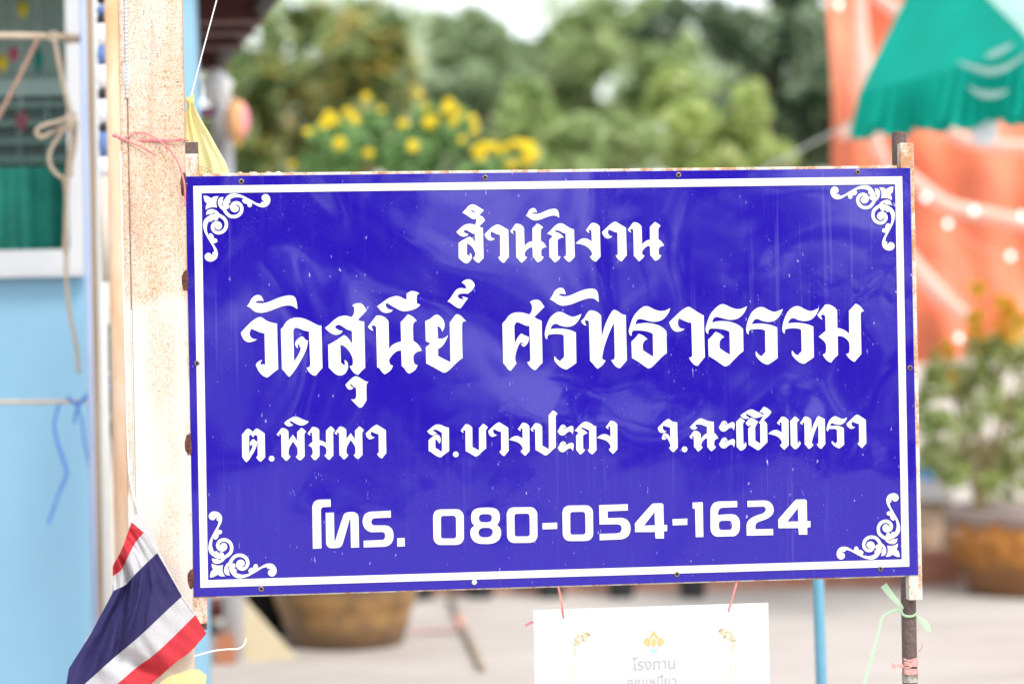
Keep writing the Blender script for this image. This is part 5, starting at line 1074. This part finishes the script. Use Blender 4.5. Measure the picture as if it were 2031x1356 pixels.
# distant wood behind everything
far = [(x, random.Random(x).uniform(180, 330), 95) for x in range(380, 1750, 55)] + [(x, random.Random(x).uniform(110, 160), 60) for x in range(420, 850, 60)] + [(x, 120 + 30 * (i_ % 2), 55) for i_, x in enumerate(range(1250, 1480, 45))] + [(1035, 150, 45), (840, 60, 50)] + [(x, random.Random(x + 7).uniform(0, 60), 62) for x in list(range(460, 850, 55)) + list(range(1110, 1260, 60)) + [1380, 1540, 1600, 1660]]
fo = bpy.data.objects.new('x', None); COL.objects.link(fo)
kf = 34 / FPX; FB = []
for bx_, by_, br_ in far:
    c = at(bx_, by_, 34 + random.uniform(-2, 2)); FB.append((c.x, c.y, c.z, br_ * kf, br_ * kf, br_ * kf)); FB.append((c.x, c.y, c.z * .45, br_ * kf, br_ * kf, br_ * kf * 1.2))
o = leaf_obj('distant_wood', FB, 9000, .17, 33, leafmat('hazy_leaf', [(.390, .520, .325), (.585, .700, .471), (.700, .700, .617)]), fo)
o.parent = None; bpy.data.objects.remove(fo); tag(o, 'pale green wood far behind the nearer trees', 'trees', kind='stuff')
# yellow flowering shrub
FLY = 10.6
FS = tree('flowering_shrub', 'tall green shrub with bright yellow flower heads above the left half of the sign', 840, FLY, bl_(600, 1040, 270, 420, 18, 44, 21) + [(660, 270, 40), (740, 240, 34), (850, 240, 40), (910, 250, 40), (1000, 330, 40), (700, 300, 44)], 3200, .035, leafmat('shrub_leaf', [(.110, .221, .083), (.239, .423, .147), (.386, .607, .239)]), .03, None, 22, 'shrub', 6, .45, .3)
M_FLO = plain('yellow_petal', (.95, .76, .015), (.96, .82, .03), 40, .6, transl=.4)
fl = [(652, 232), (645, 246), (662, 240), (688, 222), (700, 232), (706, 242), (726, 192), (756, 218), (673, 285), (800, 246), (831, 187), (845, 213), (850, 243), (864, 238), (890, 203), (884, 218), (902, 218), (916, 226), (898, 240), (936, 236), (944, 250), (916, 278), (948, 300), (962, 292), (978, 290), (990, 300), (1006, 292), (1022, 284), (1036, 288), (1048, 290), (1052, 306), (1044, 318), (954, 312), (1014, 326), (579, 326), (818, 290), (731, 304), (610, 262), (940, 262)]
fm = None
for i, (x, y) in enumerate(fl):
    c = at(x, y, FLY - .95 + .06 * ((i * 7) % 5))
    if fm is None:
        mb = MB(); rk = random.Random(1)
        for a in range(9):
            an = a * 2 * math.pi / 9; mb.ball(c + Vector((.014 * math.cos(an), -.004, .014 * math.sin(an))), .011, .006, .011, 8)
        mb.ball(c + Vector((0, -.006, 0)), .012, .010, .012, 8)
        fm = obj('flower', mb.v, mb.f, M_FLO, FS, c, True)
    else:
        d = fm.copy(); COL.objects.link(d); d.parent = FS; d.location = c - wloc(FS); s_ = .6 + .65 * random.random() + (.35 if x > 930 and y > 280 else 0); d.scale = (s_, s_, s_ * random.uniform(.6, 1)); d.rotation_euler = (random.uniform(-.7, .7), 0, random.uniform(-.7, .7))
# shrub in the golden planter
SHY = q2.y; SH_ = thing('potted_shrub', Vector((at(1945, 1000, SHY).x, SHY, .35)), 'leafy shrub with orange and yellow tips growing in the golden planter', 'shrub')
mb = MB(); st = Vector((at(1945, 1000, SHY).x, SHY, .345)); rk = random.Random(12)
for (x, y) in ((1938, 830), (1950, 860), (1925, 780), (1985, 800), (1890, 760), (2020, 740)):
    e = at(x, y, SHY + rk.uniform(-.15, .15)); mb.tube(smoothline([st + Vector((rk.uniform(-.02, .02), 0, 0)), st.lerp(e, .5) + Vector((rk.uniform(-.02, .02), 0, .03)), e], 5), .017, 7, 1, .006)
build('stems', mb, plain('brown_stem', (.34, .23, .11), (.28, .24, .10), 20), SH_, smooth=True)
def pb(L, Y): 
    out = []
    for x, y, r_ in L: c = at(x, y, Y + rk.uniform(-.2, .2)); out.append((c.x, c.y, c.z, r_ * Y / FPX, r_ * Y / FPX, r_ * Y / FPX))
    return out
leaf_obj('foliage', pb([(1850, 830, 46), (1900, 760, 46), (1862, 900, 40), (1960, 730, 48), (2010, 790, 50), (1950, 820, 46), (2040, 850, 54), (1925, 900, 44), (2030, 700, 48), (1872, 725, 36), (1842, 900, 30), (1985, 910, 42), (1990, 680, 34), (1938, 680, 28), (2060, 760, 54), (1900, 940, 34), (2000, 950, 36), (1840, 770, 32), (2035, 930, 40), (1965, 965, 26)], SHY), 2000, .036, 41, leafmat('shrub_green', [(.17, .25, .06), (.40, .50, .14), (.54, .61, .26), (.66, .69, .42)], .4), SH_)
tipm = leafmat('orange_tip', [(.90, .45, .05), (.92, .62, .08), (.75, .68, .15)], .55)
for i_, b_ in enumerate(pb([(1935, 630, 14), (1935, 575, 13), (1990, 600, 20), (2005, 625, 20), (2000, 660, 22), (1940, 660, 16), (1880, 695, 14), (2025, 640, 20), (1878, 752, 8)], SHY - .25)): leaf_obj('coloured_tip', [b_], 30, .036, 42 + i_, tipm, SH_)

# unseen trees added behind the viewer to darken the sign's reflection
rg = random.Random(77); BB = []
for i in range(34):
    x = -4 + 18 * i / 33
    BB.append((x + rg.uniform(-.3, .3), -15 + rg.uniform(-1, 1), rg.uniform(.5, 1.4), .8, .8, .9))
    if i in (14, 15, 16, 22, 23): continue
    BB.append((x, -15 + rg.uniform(-1, 1), rg.uniform(1.6, 2.6), .75, .75, .9))
    if i % 5 != 2: BB.append((x, -15 + rg.uniform(-1, 1), rg.uniform(2.8, 3.8), .75, .75, .9))
fo = bpy.data.objects.new('x', None); COL.objects.link(fo)
o = leaf_obj('added_wood_behind', BB, 7000, .20, 78, leafmat('darkened_leaf', [(.02, .04, .02), (.05, .08, .03)]), fo); o.parent = None; bpy.data.objects.remove(fo)
tag(o, 'dark trees added unseen behind the viewer for the reflection in the glossy sign', 'trees', kind='stuff')
